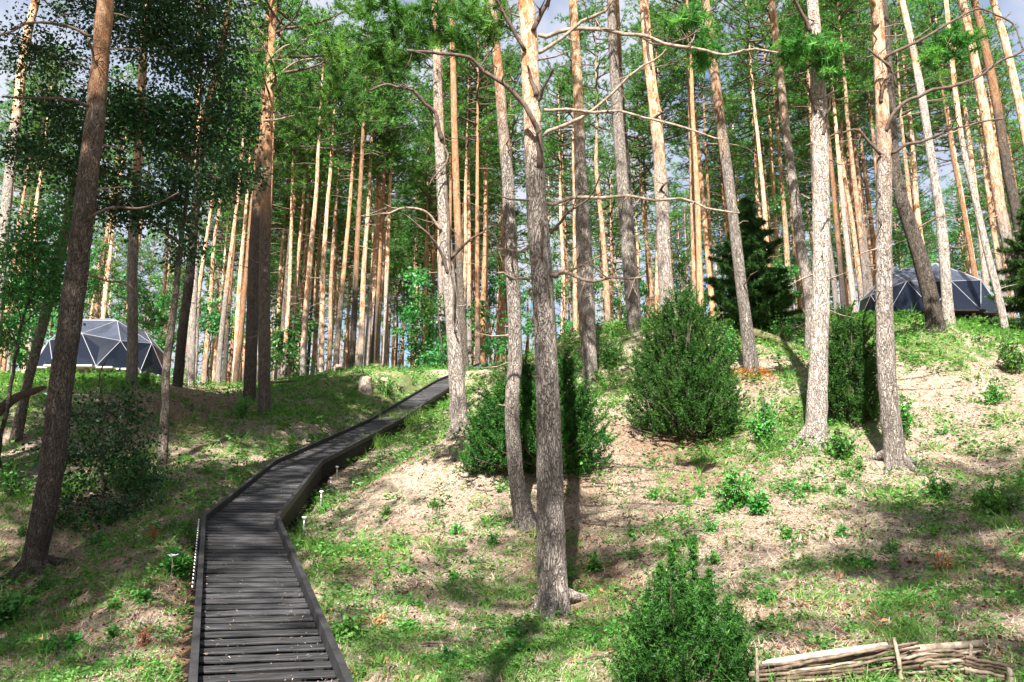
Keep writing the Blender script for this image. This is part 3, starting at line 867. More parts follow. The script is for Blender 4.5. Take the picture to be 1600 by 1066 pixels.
for h in HERO:
    hero(*h)

def limb(key, pts, w0, w1, dY=0.0, mtl='twig', name='branch', wig=0.018, twigs=7, foot=None):
    """one branch of a hero tree along a traced line"""
    o, Y, P, R = HT[key]
    rng = np.random.default_rng(abs(int(pts[0][0] * 3 + pts[-1][1])))
    n = len(pts)
    L = [at(px, py, Y - 0.1 + dY * i / (n - 1)) for i, (px, py) in enumerate(pts)]
    L = np.array(L) - np.array(o.location)
    S = spline(L, max(12, 5 * n))
    kn = np.arange(0, len(S) + 4, 4)
    for k in range(3):
        S[:, k] += np.interp(np.arange(len(S)), kn, rng.normal(size=len(kn))) * wig * 1.15
    S[0] = L[0]
    sc = cam_depth(at(pts[0][0], pts[0][1], Y)) / F
    R_ = np.linspace(w0, w1, len(S)) * 0.52 * sc
    b_ = MB()
    tube(b_, S, R_, 7, 0.07, int(pts[0][1]), fz=6)
    for _ in range(twigs):
        i = int(rng.integers(len(S) // 3, len(S)))
        d = rng.normal(size=3) * [1, 0.8, 0.8]; d /= np.linalg.norm(d)
        ln = rng.uniform(0.06, 0.42)
        e1 = S[i] + d * ln * 0.5 + rng.normal(size=3) * 0.02; e2 = S[i] + d * ln + rng.normal(size=3) * 0.04
        tube(b_, [S[i], e1, e2], [R_[i] * 0.5, R_[i] * 0.4, 0.002], 4, cap=False)
        d2 = nrm(d + rng.normal(size=3) * 0.6)
        tube(b_, [e1, e1 + d2 * ln * 0.3, e1 + d2 * ln * 0.45 + [0, 0, 0.02]], [R_[i] * 0.35, R_[i] * 0.25, 0.0015], 3, cap=False)
    return b_.build(name, M[mtl], o, smooth=True)

def tufts(key, parent, clouds, dY=0.0, k=16, L=0.11, Wd=0.012, dens=1.0):
    """needle clouds (px, py, rx, ry, n) carried by a branch"""
    o, Y, P, R = HT[key]
    rng = np.random.default_rng(int(clouds[0][0]))
    b_ = MB()
    for (px, py, rx, ry, n) in clouds:
        c = at(px, py, Y + dY) - np.array(o.location)
        s_ = cam_depth(at(px, py, Y + dY)) / F
        n = int(n * dens)
        # sub-clusters: shoots
        m_ = max(4, n // 9)
        q = rng.normal(size=(m_, 3)); q = q / np.linalg.norm(q, axis=1, keepdims=True) * rng.random((m_, 1)) ** 0.45
        q = c + q * np.array([rx * s_, max(rx, ry) * s_ * 0.8, ry * s_])
        qq = np.repeat(q, 9, 0); ax = nrm(np.repeat(rng.normal(size=(m_, 3)) * [1, 1, 0.6] + [0, 0, 0.35], 9, 0))
        qq = qq + ax * (np.tile(np.linspace(-0.12, 0.14, 9), m_)[:, None])
        needles(b_, qq, ax, k, L, Wd, 0.9, rng, 0.02, r=np.repeat(rng.random(m_), 9))
        for a in q[::2]:
            tube(b_, [a - np.array([0, 0, 0.02]), a + rng.normal(size=3) * 0.15], [0.006, 0.003], 3, cap=False, m=1)
    return b_.build('needles', [M['pine'], M['twig_dark']], parent)

# biggest pine
b1 = limb('k', [(843,262),(840,204),(827,178),(783,128),(735,92),(687,81),(639,78)], 9, 4, -0.6, 'twig_dark', twigs=6)
tufts('k', b1, [(700,45,60,42,330),(620,60,60,50,260),(600,20,70,40,260),(760,30,50,40,220),(560,90,50,36,180)], 0.5)
limb('k', [(841,54),(892,48),(953,48),(1004,57),(1042,69),(1087,78),(1122,85),(1163,80),(1214,79)], 7, 3, -0.5)
b2 = limb('k', [(1000,56),(1030,66),(1065,62),(1095,45)], 3, 2, -0.3, 'twig_dark')
tufts('k', b2, [(1075,45,42,26,160),(1105,80,30,18,90)], -0.2)
limb('k', [(851,212),(905,182),(943,156),(991,118),(1023,92),(1036,73)], 6, 2.5, -0.6)
limb('k', [(851,172),(905,172),(972,176),(1023,183),(1071,195),(1132,217)], 5, 2, -0.7)
limb('k', [(857,319),(912,308),(991,309),(1071,316),(1106,325),(1151,335)], 6, 2.5, -0.7)
limb('k', [(864,431),(883,428),(928,436),(972,436),(1004,434)], 6, 3, -0.5)
limb('k', [(862,431),(905,415),(937,402)], 5, 2, -0.3)
limb('k', [(829,434),(800,432),(776,431)], 5, 3, -0.3)
limb('k', [(826,385),(795,392),(774,392)], 5, 3, -0.3)
limb('k', [(841,83),(905,43),(960,-5)], 6, 4, -0.4)
limb('k', [(820,80),(795,32),(771,-5)], 6, 4, -0.3, 'twig_dark')
limb('k', [(833,48),(851,16),(858,-5)], 8, 6, -0.2, 'twig_dark')
limb('k', [(841,158),(867,108)], 5, 3, -0.3, 'twig_dark')
limb('k', [(860,365),(886,338),(921,309),(941,277)], 5, 2, -0.5, 'twig_dark')
limb('k', [(846,345),(845,388),(850,425),(856,468)], 4, 2, -0.06, 'twig_dark', twigs=0)
limb('k', [(838,150),(832,120),(826,100)], 9, 3, -0.1, 'twig_dark', twigs=0)
limb('k', [(829,452),(838,470),(833,505)], 4, 2, -0.2, 'twig_dark', twigs=0)
# crooked pale pine by the boardwalk
b3 = limb('h', [(690,220),(681,182),(665,159),(636,140),(604,132),(579,142)], 7, 3, -0.8, 'twig_dark')
tufts('h', b3, [(560,160,60,35,220),(610,105,55,35,220),(520,130,50,45,200),(480,190,50,40,160)], 1.0, 14, 0.14, 0.016)
limb('h', [(689,360),(671,335),(642,327),(617,329),(591,335),(569,340)], 5, 2, -0.8)
limb('h', [(700,428),(687,392),(674,373),(636,337)], 5, 2, -0.5, 'twig_dark')
limb('h', [(706,404),(728,381),(760,354)], 5, 2.5, -0.3, 'twig_dark')
limb('h', [(693,300),(701,340),(703,400),(706,450),(708,500),(716,520)], 5, 2.5, -0.2, 'twig_dark', twigs=1)
limb('h', [(697,228),(699,245),(691,262),(672,290)], 4, 1.5, -0.3, 'twig_dark')
# pale grey straight pine
limb('r', [(1274,175),(1266,143),(1246,115)], 5, 2.5, -0.3, 'twig_dark')
limb('r', [(1266,52),(1256,20),(1242,-5)], 6, 4, -0.3, 'twig_dark')
b4 = limb('r', [(1284,212),(1297,173),(1297,150),(1310,143)], 5, 2, -0.4, 'twig_dark')
b5 = limb('r', [(1276,110),(1290,85),(1282,62)], 5, 2.5, -0.7, 'twig_dark')
tufts('r', b5, [(1275,75,46,30,300),(1235,80,36,22,150),(1300,100,24,28,120)], -0.6, 16, 0.12, 0.013)
# pale pine in front of the right dome
limb('s', [(1385,206),(1396,179),(1419,156),(1445,145),(1488,135),(1532,117),(1570,92),(1604,78)], 6, 3, -0.6, 'twig_dark')
limb('s', [(1393,240),(1417,227),(1455,217),(1493,202),(1532,189),(1570,184)], 5, 2, -0.6, 'twig_dark')
b6 = limb('s', [(1382,93),(1404,79),(1455,51),(1506,22),(1527,17),(1557,24),(1583,41),(1595,74)], 5, 2, -0.5, 'twig_dark')
tufts('s', b6, [(1490,70,44,26,240),(1455,95,24,14,70)], 1.4, 15, 0.14, 0.016)
limb('s', [(1377,160),(1379,133),(1394,110),(1379,94),(1358,74)], 6, 3, -0.3, 'twig_dark')
limb('s', [(1376,242),(1343,204),(1315,204),(1292,214)], 5, 2, -0.5, 'twig_dark')
limb('s', [(1371,40),(1364,10),(1358,-5)], 9, 8, -0.2, 'bark', twigs=0)
# leaning pine at the left edge
limb('a', [(141,166),(96,153),(0,151)], 5, 2.5, -0.6, 'twig_dark', twigs=6)
limb('a', [(143,57),(105,41),(73,37),(41,38),(-5,55)], 5, 2.5, -0.6, 'twig_dark', twigs=6)
limb('a', [(136,345),(169,325),(223,325),(277,303)], 5, 2, -0.4, 'twig_dark', twigs=6)
limb('a', [(137,427),(166,437),(198,447),(220,463)], 4, 2, -0.4, 'twig_dark', twigs=4)
limb('a', [(150,110),(146,80),(138,60)], 5, 3, -0.3, 'twig_dark')
# dark pair
for pts in ([(416,100),(440,75),(480,60)], [(418,60),(396,35),(380,0)], [(412,190),(440,185),(470,175)], [(418,130),(460,98),(500,92)]):
    limb('e', pts, 4, 1.5, -0.5, 'twig')
for pts in ([(1031,300),(1044,282)], [(1017,110),(1009,60),(1006,20)], [(1024,185),(1040,170)]):
    limb('o', pts, 5, 2.5, -0.3, 'twig_dark', twigs=1)

# ------------------------------------------------------------------ the stand behind: pines placed where the photo shows their trunks
rng = np.random.default_rng(11)
# (px at py=450, width px, bark_h or None)
STAND = [(13,7,2),(32,6,9),(43,6,3),(53,5,3),(96,6,4),(147,4,1),(156,7,1),(167,7,3),(174,5,4),(218,4,1),(238,3.6,2),(257,6.4,3),(265,5,3),(276,4,3),(335,7,2),(348,6,2),(356,4.5,3),(367,7,1),(380,6,1),(402,5,1),
 (433,5,3),(440,5,1),(448,8,9),(462,8,2),(473,6,1),(488,6,8),(496,6.4,3),(504,4,9),(518,8,1),(531,5.5,4),(547,4,2),(552,5,8),(564,8,4),(578,7,8),(586,4,2),(592,6.4,3),(604,6.5,1),(610,4,3),(622,5,2),(636,4,8),(649,3.5,3),(668,7,1),(679,6,3),(689,4,2),
 (738,5,3),(744,7,1),(754,8,1),(767,4,3),(780,5,4),(876,5.5,3),(889,4,4),(899,4,3),(940,3.5,1),(950,8,1),(964,5,3),(1009,6.5,1),(1016,4,1),(1055,5,2),(1069,4,8),(1081,4,2),(1093,9,1),(1114,8,2),(1128,5,3),
 (1211,6.4,1),(1218,4.5,1),(1242,6.4,2),(1250,5,3),(1113,7,2),(1129,5,3),(1197,5,2),(1304,9,8),(1310,4,1),(1320,7,1),(1334,9,8),(1352,7,1),(1365,6,2),(1444,6.4,2),(1457,4.5,3),(1491,4.5,3),(1508,4,2),(1532,8,1),(1542,5,2)]
def region(px):
    if px < 330: return ('thin distant pine deep in the stand behind the left dome tent', 'pines of the stand behind the left dome tent')
    if px < 700: return ('thin distant pine deep in the dense row beyond the grassy mound','pines beyond the grassy mound')
    if px < 1000: return ('thin distant pine deep in the sparse stand behind the biggest trunk and the boardwalk top', 'pines behind the biggest trunk')
    if px < 1345: return ('thin distant pine deep in the stand behind the tall juniper and the dark spruce', 'pines behind the tall juniper')
    return ('thin distant pine deep in the stand behind the right dome tent', 'pines behind the right dome tent')
def hero_px(h):
    q = sorted([(py, px) for px, py, w in h[2]])
    return float(np.interp(450, [a for a, b_ in q], [b_ for a, b_ in q]))
SHORT = dict(a='the leaning pine', b='the spotted grey pine', c='the thin leaning pine', d='the dark pair', e='the dark pair', f='the crooked dark pine', g='the brown pine',
             h='the crooked pale pine', i='the reddish pine', j='the slim curved pine', k='the biggest pine', l='the half-lit pine', m='the smooth grey pine', o='the pine above the juniper', p='the cream pine', q='the dark brown pine',
             r='the flared grey pine', s='the golden-topped pine', t='the black-barked pine', u='the mottled pine', v='the thin bare pine')
HPX = sorted((hero_px(h), h[0]) for h in HERO if h[0] in SHORT)
def tone(bh): return 'orange-barked' if bh <= 1.5 else 'rusty-brown' if bh <= 4.5 else 'dark-barked'
def slot(px):
    l = [k for x, k in HPX if x <= px]; r = [k for x, k in HPX if x > px]
    if not l: return 'left of ' + SHORT[r[0]]
    if not r: return 'right of ' + SHORT[l[-1]]
    if SHORT[l[-1]] == SHORT[r[0]]: return 'within ' + SHORT[r[0]]
    return 'between ' + SHORT[l[-1]] + ' and ' + SHORT[r[0]]
LAB = {}
for px, w, bh in STAND: LAB.setdefault((slot(px), tone(bh)), []).append(px)
ORD = ['first', 'second', 'third', 'fourth', 'fifth', 'sixth', 'seventh', 'eighth', 'ninth', 'tenth', 'eleventh', 'twelfth', 'thirteenth', 'fourteenth', 'fifteenth', 'sixteenth', 'seventeenth', 'eighteenth', 'nineteenth', 'twentieth']
def stand_label(px, bh):
    L_ = sorted(LAB[(slot(px), tone(bh))])
    if len(L_) == 1: return 'slim ' + tone(bh) + ' pine ' + slot(px)
    return ORD[L_.index(px)] + ' ' + tone(bh) + ' pine from left ' + slot(px)
for px, w, bh in STAND:
    Y = float(np.clip(0.27 * F / w * 0.97, 31, 78)) * rng.uniform(0.96, 1.04)
    if px > 1300 and Y < 38: Y = 39
    if px < 330 and Y < 38: Y += 7
    p = at(px, 450, Y)
    sc = rng.uniform(0.92, 1.12)
    lab, gr = region(px)
    place_pine(p[0], p[1], stand_label(px, bh), gr, rng, sc, (rng.normal() * 0.008, rng.normal() * 0.009), bark_h=max(0.5, bh + rng.normal() * 0.8), csc=rng.uniform(0.8, 1.15))
for k in range(165):
    Y = 40 + 38 * rng.random() ** 1.1
    uu = rng.random(); px = rng.uniform(-40, 1640) if uu < 0.3 else rng.uniform(330, 780) if uu < 0.62 else rng.uniform(780, 1640)
    if 890 < px < 945 and rng.random() < 0.6: continue
    p = at(px, 450, Y)
    lab, gr = region(px)
    place_pine(p[0], p[1], lab, gr, rng, rng.uniform(0.85, 1.15), (rng.normal() * 0.012, rng.normal() * 0.012), bark_h=rng.uniform(1, 7), csc=rng.uniform(0.85, 1.2))

# the far-off rest of the wood, beyond the pines one can tell apart
rng = np.random.default_rng(31)
dt = MB()
for k in range(420):
    Y = rng.uniform(72, 150); uu = rng.random()
    X = rng.uniform(-0.66, 0.66) * Y
    if 0.055 < X / Y < 0.115 and rng.random() < 0.6: continue
    g = tz(X, Y); H = rng.uniform(19, 24); q = rng.normal(size=2) * 0.35
    tube(dt, [[X, Y, g - 0.3], [X + q[0] * .5, Y + q[1] * .5, g + H * 0.5], [X + q[0], Y + q[1], g + H]], [0.17, 0.12, 0.02], 6, 0, hgt=True, h0=g, cap=False)
    n_ = 26
    C = np.column_stack([X + q[0] + rng.normal(size=n_) * 1.1, Y + q[1] + rng.normal(size=n_) * 1.1, g + H * rng.uniform(0.62, 1.0, n_)])
    needles(dt, C, nrm(rng.normal(size=(n_, 3)) * [1, 1, .4] + [0, 0, .3]), 11, 0.55, 0.10, 0.7, rng, 0.3, m=1)
do = tag(dt.build('distant_pines', [M['bark'], M['pine']]), 'far off pines filling the wood behind the slope', None, None, 'stuff')
do['bark_h'] = 3.0

# off to the sides and behind the camera: the trees whose shade falls into the view
rng = np.random.default_rng(5)
SHADE = []
for (px, py, Y) in [(150,900,10.5),(60,830,13),(90,690,17),(250,120,17),(120,220,17),(200,60,17),(270,30,17),(180,300,17),(60,320,17),(425,765,15),(540,690,20.5),(860,860,9.2),(1710,905,8.4),(1790,840,9.6),(1650,960,7.4),(120,800,12.4),(40,740,16),(150,40,17),(60,180,17),(285,90,17),(40,960,9)]:
    p = at(px, py, Y); t_ = (17 - 1.3 - p[2]) / SUN[2]
    SHADE.append((p[0] + SUN[0] * t_, p[1] + SUN[1] * t_, 0.8 if px == 860 else 1.15 if px > 1500 else 1.3 if py > 600 else 1.5))
for x, y, s_ in SHADE:
    while y > 0.5 and abs(x) / y < 0.86: x += 0.3 * (1 if x > 0 else -1)     # stays outside the view
    place_pine(x, y, 'tall pine outside the edge of the view shading the slope', 'pines outside the view', rng, 1.0, (0, 0), csc=s_)

# spruces, broadleaf trees
def spruce_tree(label, px, py, Y, hpx, wpx, seed, mtl='spruce', droop=0.35, first=0.06, k=9, L=0.09, Wd=0.014, group=None, name='spruce_tree', dens=1.0, rag=False):
    rng = np.random.default_rng(seed)
    base = at(px, py, Y); base[2] = tz(base[0], base[1])
    s_ = cam_depth(base) / F
    H, R = hpx * s_, wpx * s_ / 2
    o = thing(name, label, 'tree', tuple(base), 0, group)
    b_ = MB(); zz = np.linspace(-0.2, H, 14)
    tube(b_, np.column_stack([np.cumsum(rng.normal(size=14)) * 0.01, np.cumsum(rng.normal(size=14)) * 0.01, zz]), np.linspace(0.018 * H + 0.01, 0.006, 14), 8, 0.05, seed, cap=False)
    b_.build('trunk', M['twig_dark'], o, smooth=True)
    f_ = MB(); C = []; A = []; RR = []
    nb = int(105 * dens)
    for i in range(nb):
        tt = first + (1 - first) * (i + rng.random()) / nb
        z = H * tt; az = i * 2.4 + rng.normal() * 0.3
        ln = R * ((1 - tt) ** 0.8 * rng.uniform(0.6, 1.15) if not rag else (1 - tt ** 1.5) ** 0.85 * rng.uniform(0.3, 1.3)) + 0.05
        dv = np.array([math.cos(az), math.sin(az), 0])
        m_ = max(6, int(ln / 0.045))
        u = np.linspace(0.08, 1, m_)[:, None]
        P = np.array([0, 0, z]) + dv * u * ln + np.array([0, 0, 1]) * (rng.uniform(0.0, 0.6) * u - (droop + 0.25) * u ** 1.7 + 0.12 * u ** 4) * ln
        tube(f_, P[:: max(1, m_ // 5)], np.linspace(0.012, 0.003, len(P[:: max(1, m_ // 5)])), 3, cap=False, m=1)
        sv = np.array([-math.sin(az), math.cos(az), 0])
        rb = rng.random()
        for sd in (-1, 0, 1):
            sl = (1 - u) * ln * 0.45 * rng.uniform(0.5, 1.0, size=(m_, 1)) * abs(sd)
            for fr in ((0.5, 1.0) if sd else (0,)):
                C.append(P + sv * sd * sl * fr - np.array([0, 0, 0.3]) * sl * fr); A.append(np.tile(nrm(dv * 0.7 + sv * sd * 0.8), (m_, 1))); RR.append(np.full(m_, rb) * 0.6 + rng.random(m_) * 0.4)
    needles(f_, np.concatenate(C), np.concatenate(A), k, L, Wd, 1.1, rng, 0.04, r=np.concatenate(RR))
    f_.build('crown', [M[mtl], M['twig_dark']], o)
    return o
spruce_tree('young dark spruce beside the cream pine behind the tall juniper', 1182, 545, 22, 225, 135, 1, droop=0.05, k=10, L=0.12, Wd=0.022, dens=1.7, rag=True)
spruce_tree('dark dense spruce at the far right edge beside the right dome tent', 1652, 600, 23.5, 240, 150, 4, rag=True, droop=0.1, k=10, L=0.12, Wd=0.022, dens=1.2)

def leafy_tree(label, px, py, Y, H, clouds, seed, trunk_r=0.07, L=0.075, Wd=0.05, mtl='broad', group=None, lean=(0, 0), name='broadleaf_tree', bark='bark_dark'):
    """trunk, limbs to every leaf cloud, leaves. clouds: (px,py,rx,ry,n[,dY])"""
    rng = np.random.default_rng(seed)
    base = at(px, py, Y); base[2] = tz(base[0], base[1])
    o = thing(name, label, 'tree', tuple(base), 0, group)
    b_ = MB(); zz = np.linspace(-0.2, H, 20)
    wob = np.cumsum(rng.normal(size=(20, 2)) * 0.03, axis=0)
    P = np.column_stack([wob[:, 0] + lean[0] * zz, wob[:, 1] + lean[1] * zz, zz])
    tube(b_, P, np.linspace(trunk_r, 0.012, 20), 9, 0.06, seed, hgt=True, cap=False)
    tr = b_.build('trunk', M[bark], o, smooth=True); tr['bark_h'] = 20.0
    lb = MB(); f_ = MB()
    for cl in clouds:
        cx, cy, rx, ry, n = cl[:5]; dY = cl[5] if len(cl) > 5 else 0
        c = at(cx, cy, Y + dY); s_ = cam_depth(c) / F
        c = c - base
        i = int(np.clip(np.searchsorted(P[:, 2], c[2] * 0.8), 1, 18))
        tube(lb, spline(np.array([P[i], (P[i] * 0.45 + c * 0.55) + [0, 0, 0.12], c]), 9), np.linspace(trunk_r * 0.35, 0.008, 9), 5, cap=False)
        m_ = max(5, n // 22)
        q = rng.normal(size=(m_, 3)); q = q / np.linalg.norm(q, axis=1, keepdims=True) * rng.random((m_, 1)) ** 0.5
        q = c + q * np.array([rx * s_, (rx + ry) * 0.5 * s_, ry * s_])
        for a in q[::3]:
            tube(lb, [c + (a - c) * 0.1, (a + c) / 2 + [0, 0, 0.04], a], [0.010, 0.007, 0.003], 3, cap=False)
        ax = nrm((q - c) * [1, 1, 0.4] + rng.normal(size=q.shape) * 0.3)
        qq = np.repeat(q, 22, 0) + np.repeat(ax, 22, 0) * rng.uniform(-0.25, 0.3, size=(m_ * 22, 1)) + rng.normal(size=(m_ * 22, 3)) * 0.10
        dd = nrm(np.repeat(ax, 22, 0) + rng.normal(size=qq.shape) * 0.8 + [0, 0, -0.35])
        leaves(f_, qq, dd, L, Wd, rng, 0.25, r=np.clip(np.repeat(rng.random(m_), 22) * 0.5 + rng.random(len(qq)) * 0.5, 0, 1))
    lb.build('bough', M['twig_dark'], o)
    f_.build('crown', M[mtl], o)
    return o
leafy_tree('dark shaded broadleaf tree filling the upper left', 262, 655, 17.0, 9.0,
           [(250,60,90,70,4420),(330,90,70,70,3230),(200,180,80,70,3740),(290,200,80,70,3910),(120,260,80,60,2890),(350,280,60,40,1700,-.5),(270,310,50,55,2210),(180,320,60,40,1700),(60,80,70,60,2210),(90,170,60,50,1870),(300,0,110,50,2890),(170,20,90,50,2890),(360,190,50,50,1360),(30,230,50,50,1360),(282,385,30,40,714)], 41, 0.10, 0.085, 0.055, 'broad_shaded')
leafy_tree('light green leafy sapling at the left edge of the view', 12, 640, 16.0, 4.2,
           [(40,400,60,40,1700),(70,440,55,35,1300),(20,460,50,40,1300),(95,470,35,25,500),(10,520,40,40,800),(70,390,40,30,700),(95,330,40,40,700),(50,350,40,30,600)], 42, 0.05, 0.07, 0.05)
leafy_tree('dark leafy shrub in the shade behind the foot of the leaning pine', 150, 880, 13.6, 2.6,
           [(110,650,45,35,500),(165,640,45,35,500),(150,710,60,45,900),(120,780,50,45,800),(195,700,45,40,600),(225,735,36,34,400),(105,845,45,36,600),(175,815,50,42,800),(215,790,34,34,400),(90,720,40,40,500),(150,860,50,28,600),(200,640,40,30,350)], 45, 0.03, 0.06, 0.04, 'broad_shaded', name='leafy_shrub')
far_l = [(330,530,48),(455,545,44),(60,520,34),(150,470,47),(250,500,50),(470,500,52),(640,500,56),(620,420,70),(770,520,44),(700,480,60),(760,430,66),(880,500,48),(455,400,70),(345,470,60),(690,540,40),(1010,500,55),(1240,470,45),(1120,500,50),(1390,430,60),(1460,400,70),(300,470,60),(720,440,66),(660,540,42),(820,440,70),(100,450,62),(960,470,72),(1180,430,62),(1300,440,52),(1530,420,58),(230,520,50)]
rng = np.random.default_rng(77)
for k, (px, py, Y) in enumerate(far_l):
    c = []
    for j in range(9):
        c.append((px + rng.normal() * 30, py + rng.normal() * 50, rng.uniform(16, 28), rng.uniform(16, 30), 270, rng.normal() * 1.0))
    leafy_tree('bright green young broadleaf tree growing between the pines ' + ('behind the left dome tent' if px < 330 else 'beyond the grassy mound' if px < 720 else 'behind the middle of the slope' if px < 1300 else 'behind the right dome tent'),
               px, 560, Y, 6.5, c, 500 + k, 0.06, 0.17, 0.12, 'broad', 'young broadleaf trees among the pines')

# ------------------------------------------------------------------ junipers and bushes
def juniper(label, px, py, Y, wpx, hpx, kind, seed):
    rng = np.random.default_rng(seed)
    base = at(px, py, Y); base[2] = tz(base[0], base[1])
    s_ = cam_depth(at(px, py, Y)) / F
    W2, H = wpx * s_ / 2, hpx * s_
    o = thing('juniper_bush', label, 'bush', tuple(base))
    st = MB(); f_ = MB(); C = []; A = []; RR = []
    lobes = {'tall': [(-.40,0,.84,.52),(.06,.1,1.0,.50),(.45,-.1,.88,.48),(-.12,-.35,.92,.55),(.25,.35,.80,.65),(-.66,.2,.60,.40),(.72,.1,.62,.36),(.0,.0,.6,.85),(.3,-.4,.5,.6)],
             'wide': [(-.55,-.1,.62,.50),(-.2,.1,.80,.45),(.15,-.2,.70,.5),(.45,.1,.86,.45),(.75,-.1,.55,.42),(-.8,.1,.34,.32),(.1,-.4,.5,.8)],
             'spiky': [(-.34,0,.62,.36),(.02,.05,.72,.34),(.36,-.1,.60,.36),(.80,0,.40,.42),(-.70,.1,.42,.32),(.1,-.2,.40,.85),(.55,.2,.5,.3)]}[kind]
    n = {'tall': 1900, 'wide': 2000, 'spiky': 620}[kind]
    if wpx < 120: n = 800
    for i in range(n):
        az = rng.uniform(0, 2 * math.pi)
        tt = rng.random() ** 0.8
        if kind == 'spiky':
            prof = (1 - tt) ** 0.45 * (1.0 + 0.25 * math.cos(az - 0.3))
        elif kind == 'wide':
            prof = (1 - tt ** 1.6) ** 0.7 * (0.75 + 0.35 * math.sin(az * 2 + 1))
        else:
            prof = (1 - tt ** 2.8) ** 0.55 * (0.80 + 0.20 * min(1, tt * 3))
        lo_ = lobes[int(rng.integers(len(lobes)))]
        prof *= 0.55 + 0.8 * vnoise(np.array([az * 1.9 + 5]), np.array([tt * 6]), seed)[0]
        r_ = W2 * prof * lo_[3] * rng.uniform(0.2, 1.0) ** 0.5
        c = np.array([lo_[0] * W2 * (0.9 - 0.06 * tt) + math.cos(az) * r_, lo_[1] * W2 * (1 - 0.3 * tt) + math.sin(az) * r_, H * lo_[2] * (0.82 if kind == 'spiky' else 1.0) * tt * 0.95 + 0.02])
        ax = nrm(np.array([math.cos(az) * 0.7, math.sin(az) * 0.7, 0.75]) + rng.normal(size=3) * 0.35)
        ln = rng.uniform(0.12, 0.34) * (1.0 if kind != 'spiky' else 0.8)
        m_ = int(ln / 0.016)
        u = np.linspace(0, 1, m_)[:, None]
        curve = c + ax * u * ln + np.array([0, 0, 0.18]) * (u ** 2) * ln
        side = nrm(np.cross(ax, rng.normal(size=3)))
        zig = np.sin(np.arange(m_) * 1.9)[:, None] * side * 0.035 * (1 - u * 0.7)
        C.append(curve + zig); A.append(nrm(np.tile(ax, (m_, 1)) + np.sign(zig.sum(1, keepdims=True)) * side * 0.6)); RR.append(np.full(m_, rng.random()) * 0.65 + rng.random(m_) * 0.35)
        if i % 9 == 0:
            b0 = np.array([lo_[0] * W2 * 0.5 + math.cos(az) * r_ * 0.12, lo_[1] * W2 * 0.5 + math.sin(az) * r_ * 0.12, max(0.02, c[2] * 0.45)])
            tube(st, [b0, (b0 + c) / 2 + [0, 0, -0.03], c, c + ax * ln * 0.6], [0.014, 0.010, 0.006, 0.003], 4, cap=False)
    if kind == 'spiky':
        for (ox, hh) in ((-0.12, 1.0), (0.25, 1.02), (-0.34, 0.84), (0.50, 0.80), (0.05, 0.82), (-0.58, 0.66), (0.78, 0.60), (0.38, 0.74), (-0.22, 0.72), (0.95, 0.5)):
            m_ = 150; u = np.linspace(0.35, 1, m_)[:, None]
            P = np.array([[ox * W2, 0.05, 0]]) * 1.0 + np.array([0, 0, 1.0]) * u * H * hh + np.array([0.05, 0, 0]) * u
            C.append(P + rng.normal(size=P.shape) * 0.035 * (1.25 - u)); A.append(np.tile([0, 0, 1.0], (m_, 1)) + rng.normal(size=(m_, 3)) * 0.5); RR.append(rng.random(m_))
            tube(st, P[::10], np.linspace(0.004, 0.0015, len(P[::10])), 4, cap=False)
            C.append(P + rng.normal(size=P.shape) * 0.03 * (1.25 - u)); A.append(np.tile([0, 0, 1.0], (m_, 1)) + rng.normal(size=(m_, 3)) * 0.7); RR.append(rng.random(m_))
    for k in range(6):
        az = rng.uniform(0, 6.28)
        tube(st, spline(np.array([[0, 0, -0.1], [math.cos(az) * W2 * 0.12, math.sin(az) * W2 * 0.12, H * 0.3], [math.cos(az) * W2 * 0.3, math.sin(az) * W2 * 0.3, H * 0.75]]), 8), np.linspace(0.03, 0.008, 8), 6, cap=False)
    Lf = 0.032 if kind == 'spiky' else 0.045
    needles(f_, np.concatenate(C), nrm(np.concatenate(A)), 7 if kind != 'spiky' else 8, Lf, 0.013 if kind != 'spiky' else 0.0075, 0.8, rng, 0.0, r=np.concatenate(RR))
    st.build('stem', M['twig_dark'], o)
    f_.build('foliage', M['juniper'], o)
for i, jn in enumerate(JUNI):
    juniper(*jn, 60 + i)

def bush(label, px, py, Y, wpx, hpx, seed, n=420, L=0.06, Wd=0.04, mtl='herb', group=None, name='leafy_bush', cat='bush'):
    rng = np.random.default_rng(seed)
    base = at(px, py, Y); base[2] = tz(base[0], base[1])
    s_ = cam_depth(at(px, py, Y)) / F
    W2, H = wpx * s_ / 2, hpx * s_
    o = thing(name, label, cat, tuple(base), 0, group)
    st = MB(); f_ = MB()
    ns = max(5, int(n / 26))
    for i in range(ns):
        az = rng.uniform(0, 6.28); rr = rng.random() ** 0.6
        tip = np.array([math.cos(az) * W2 * rr, math.sin(az) * W2 * rr, H * (1 - 0.65 * rr ** 2) * rng.uniform(0.75, 1.05)])
        rt = np.array([tip[0] * 0.15, tip[1] * 0.15, -0.04])
        P = spline(np.array([rt, (rt + tip) / 2 + [0, 0, 0.12 * H], tip]), 7)
        tube(st, P, np.linspace(0.008, 0.002, 7), 4, cap=False)
        m_ = 26
        u = rng.uniform(0.25, 1.02, m_)
        idx = np.clip((u * 6).astype(int), 0, 6)
        q = P[idx] + rng.normal(size=(m_, 3)) * 0.05 * max(0.5, W2)
        dd = nrm(rng.normal(size=(m_, 3)) + np.array([math.cos(az), math.sin(az), 0.1]) * 0.6)
        leaves(f_, q, dd, L, Wd, rng, 0.45, r=np.clip(rng.random() * 0.5 + rng.random(m_) * 0.5, 0, 1))
    st.build('stem', M['twig_dark'], o)
    f_.build('foliage', M[mtl], o)
    return o
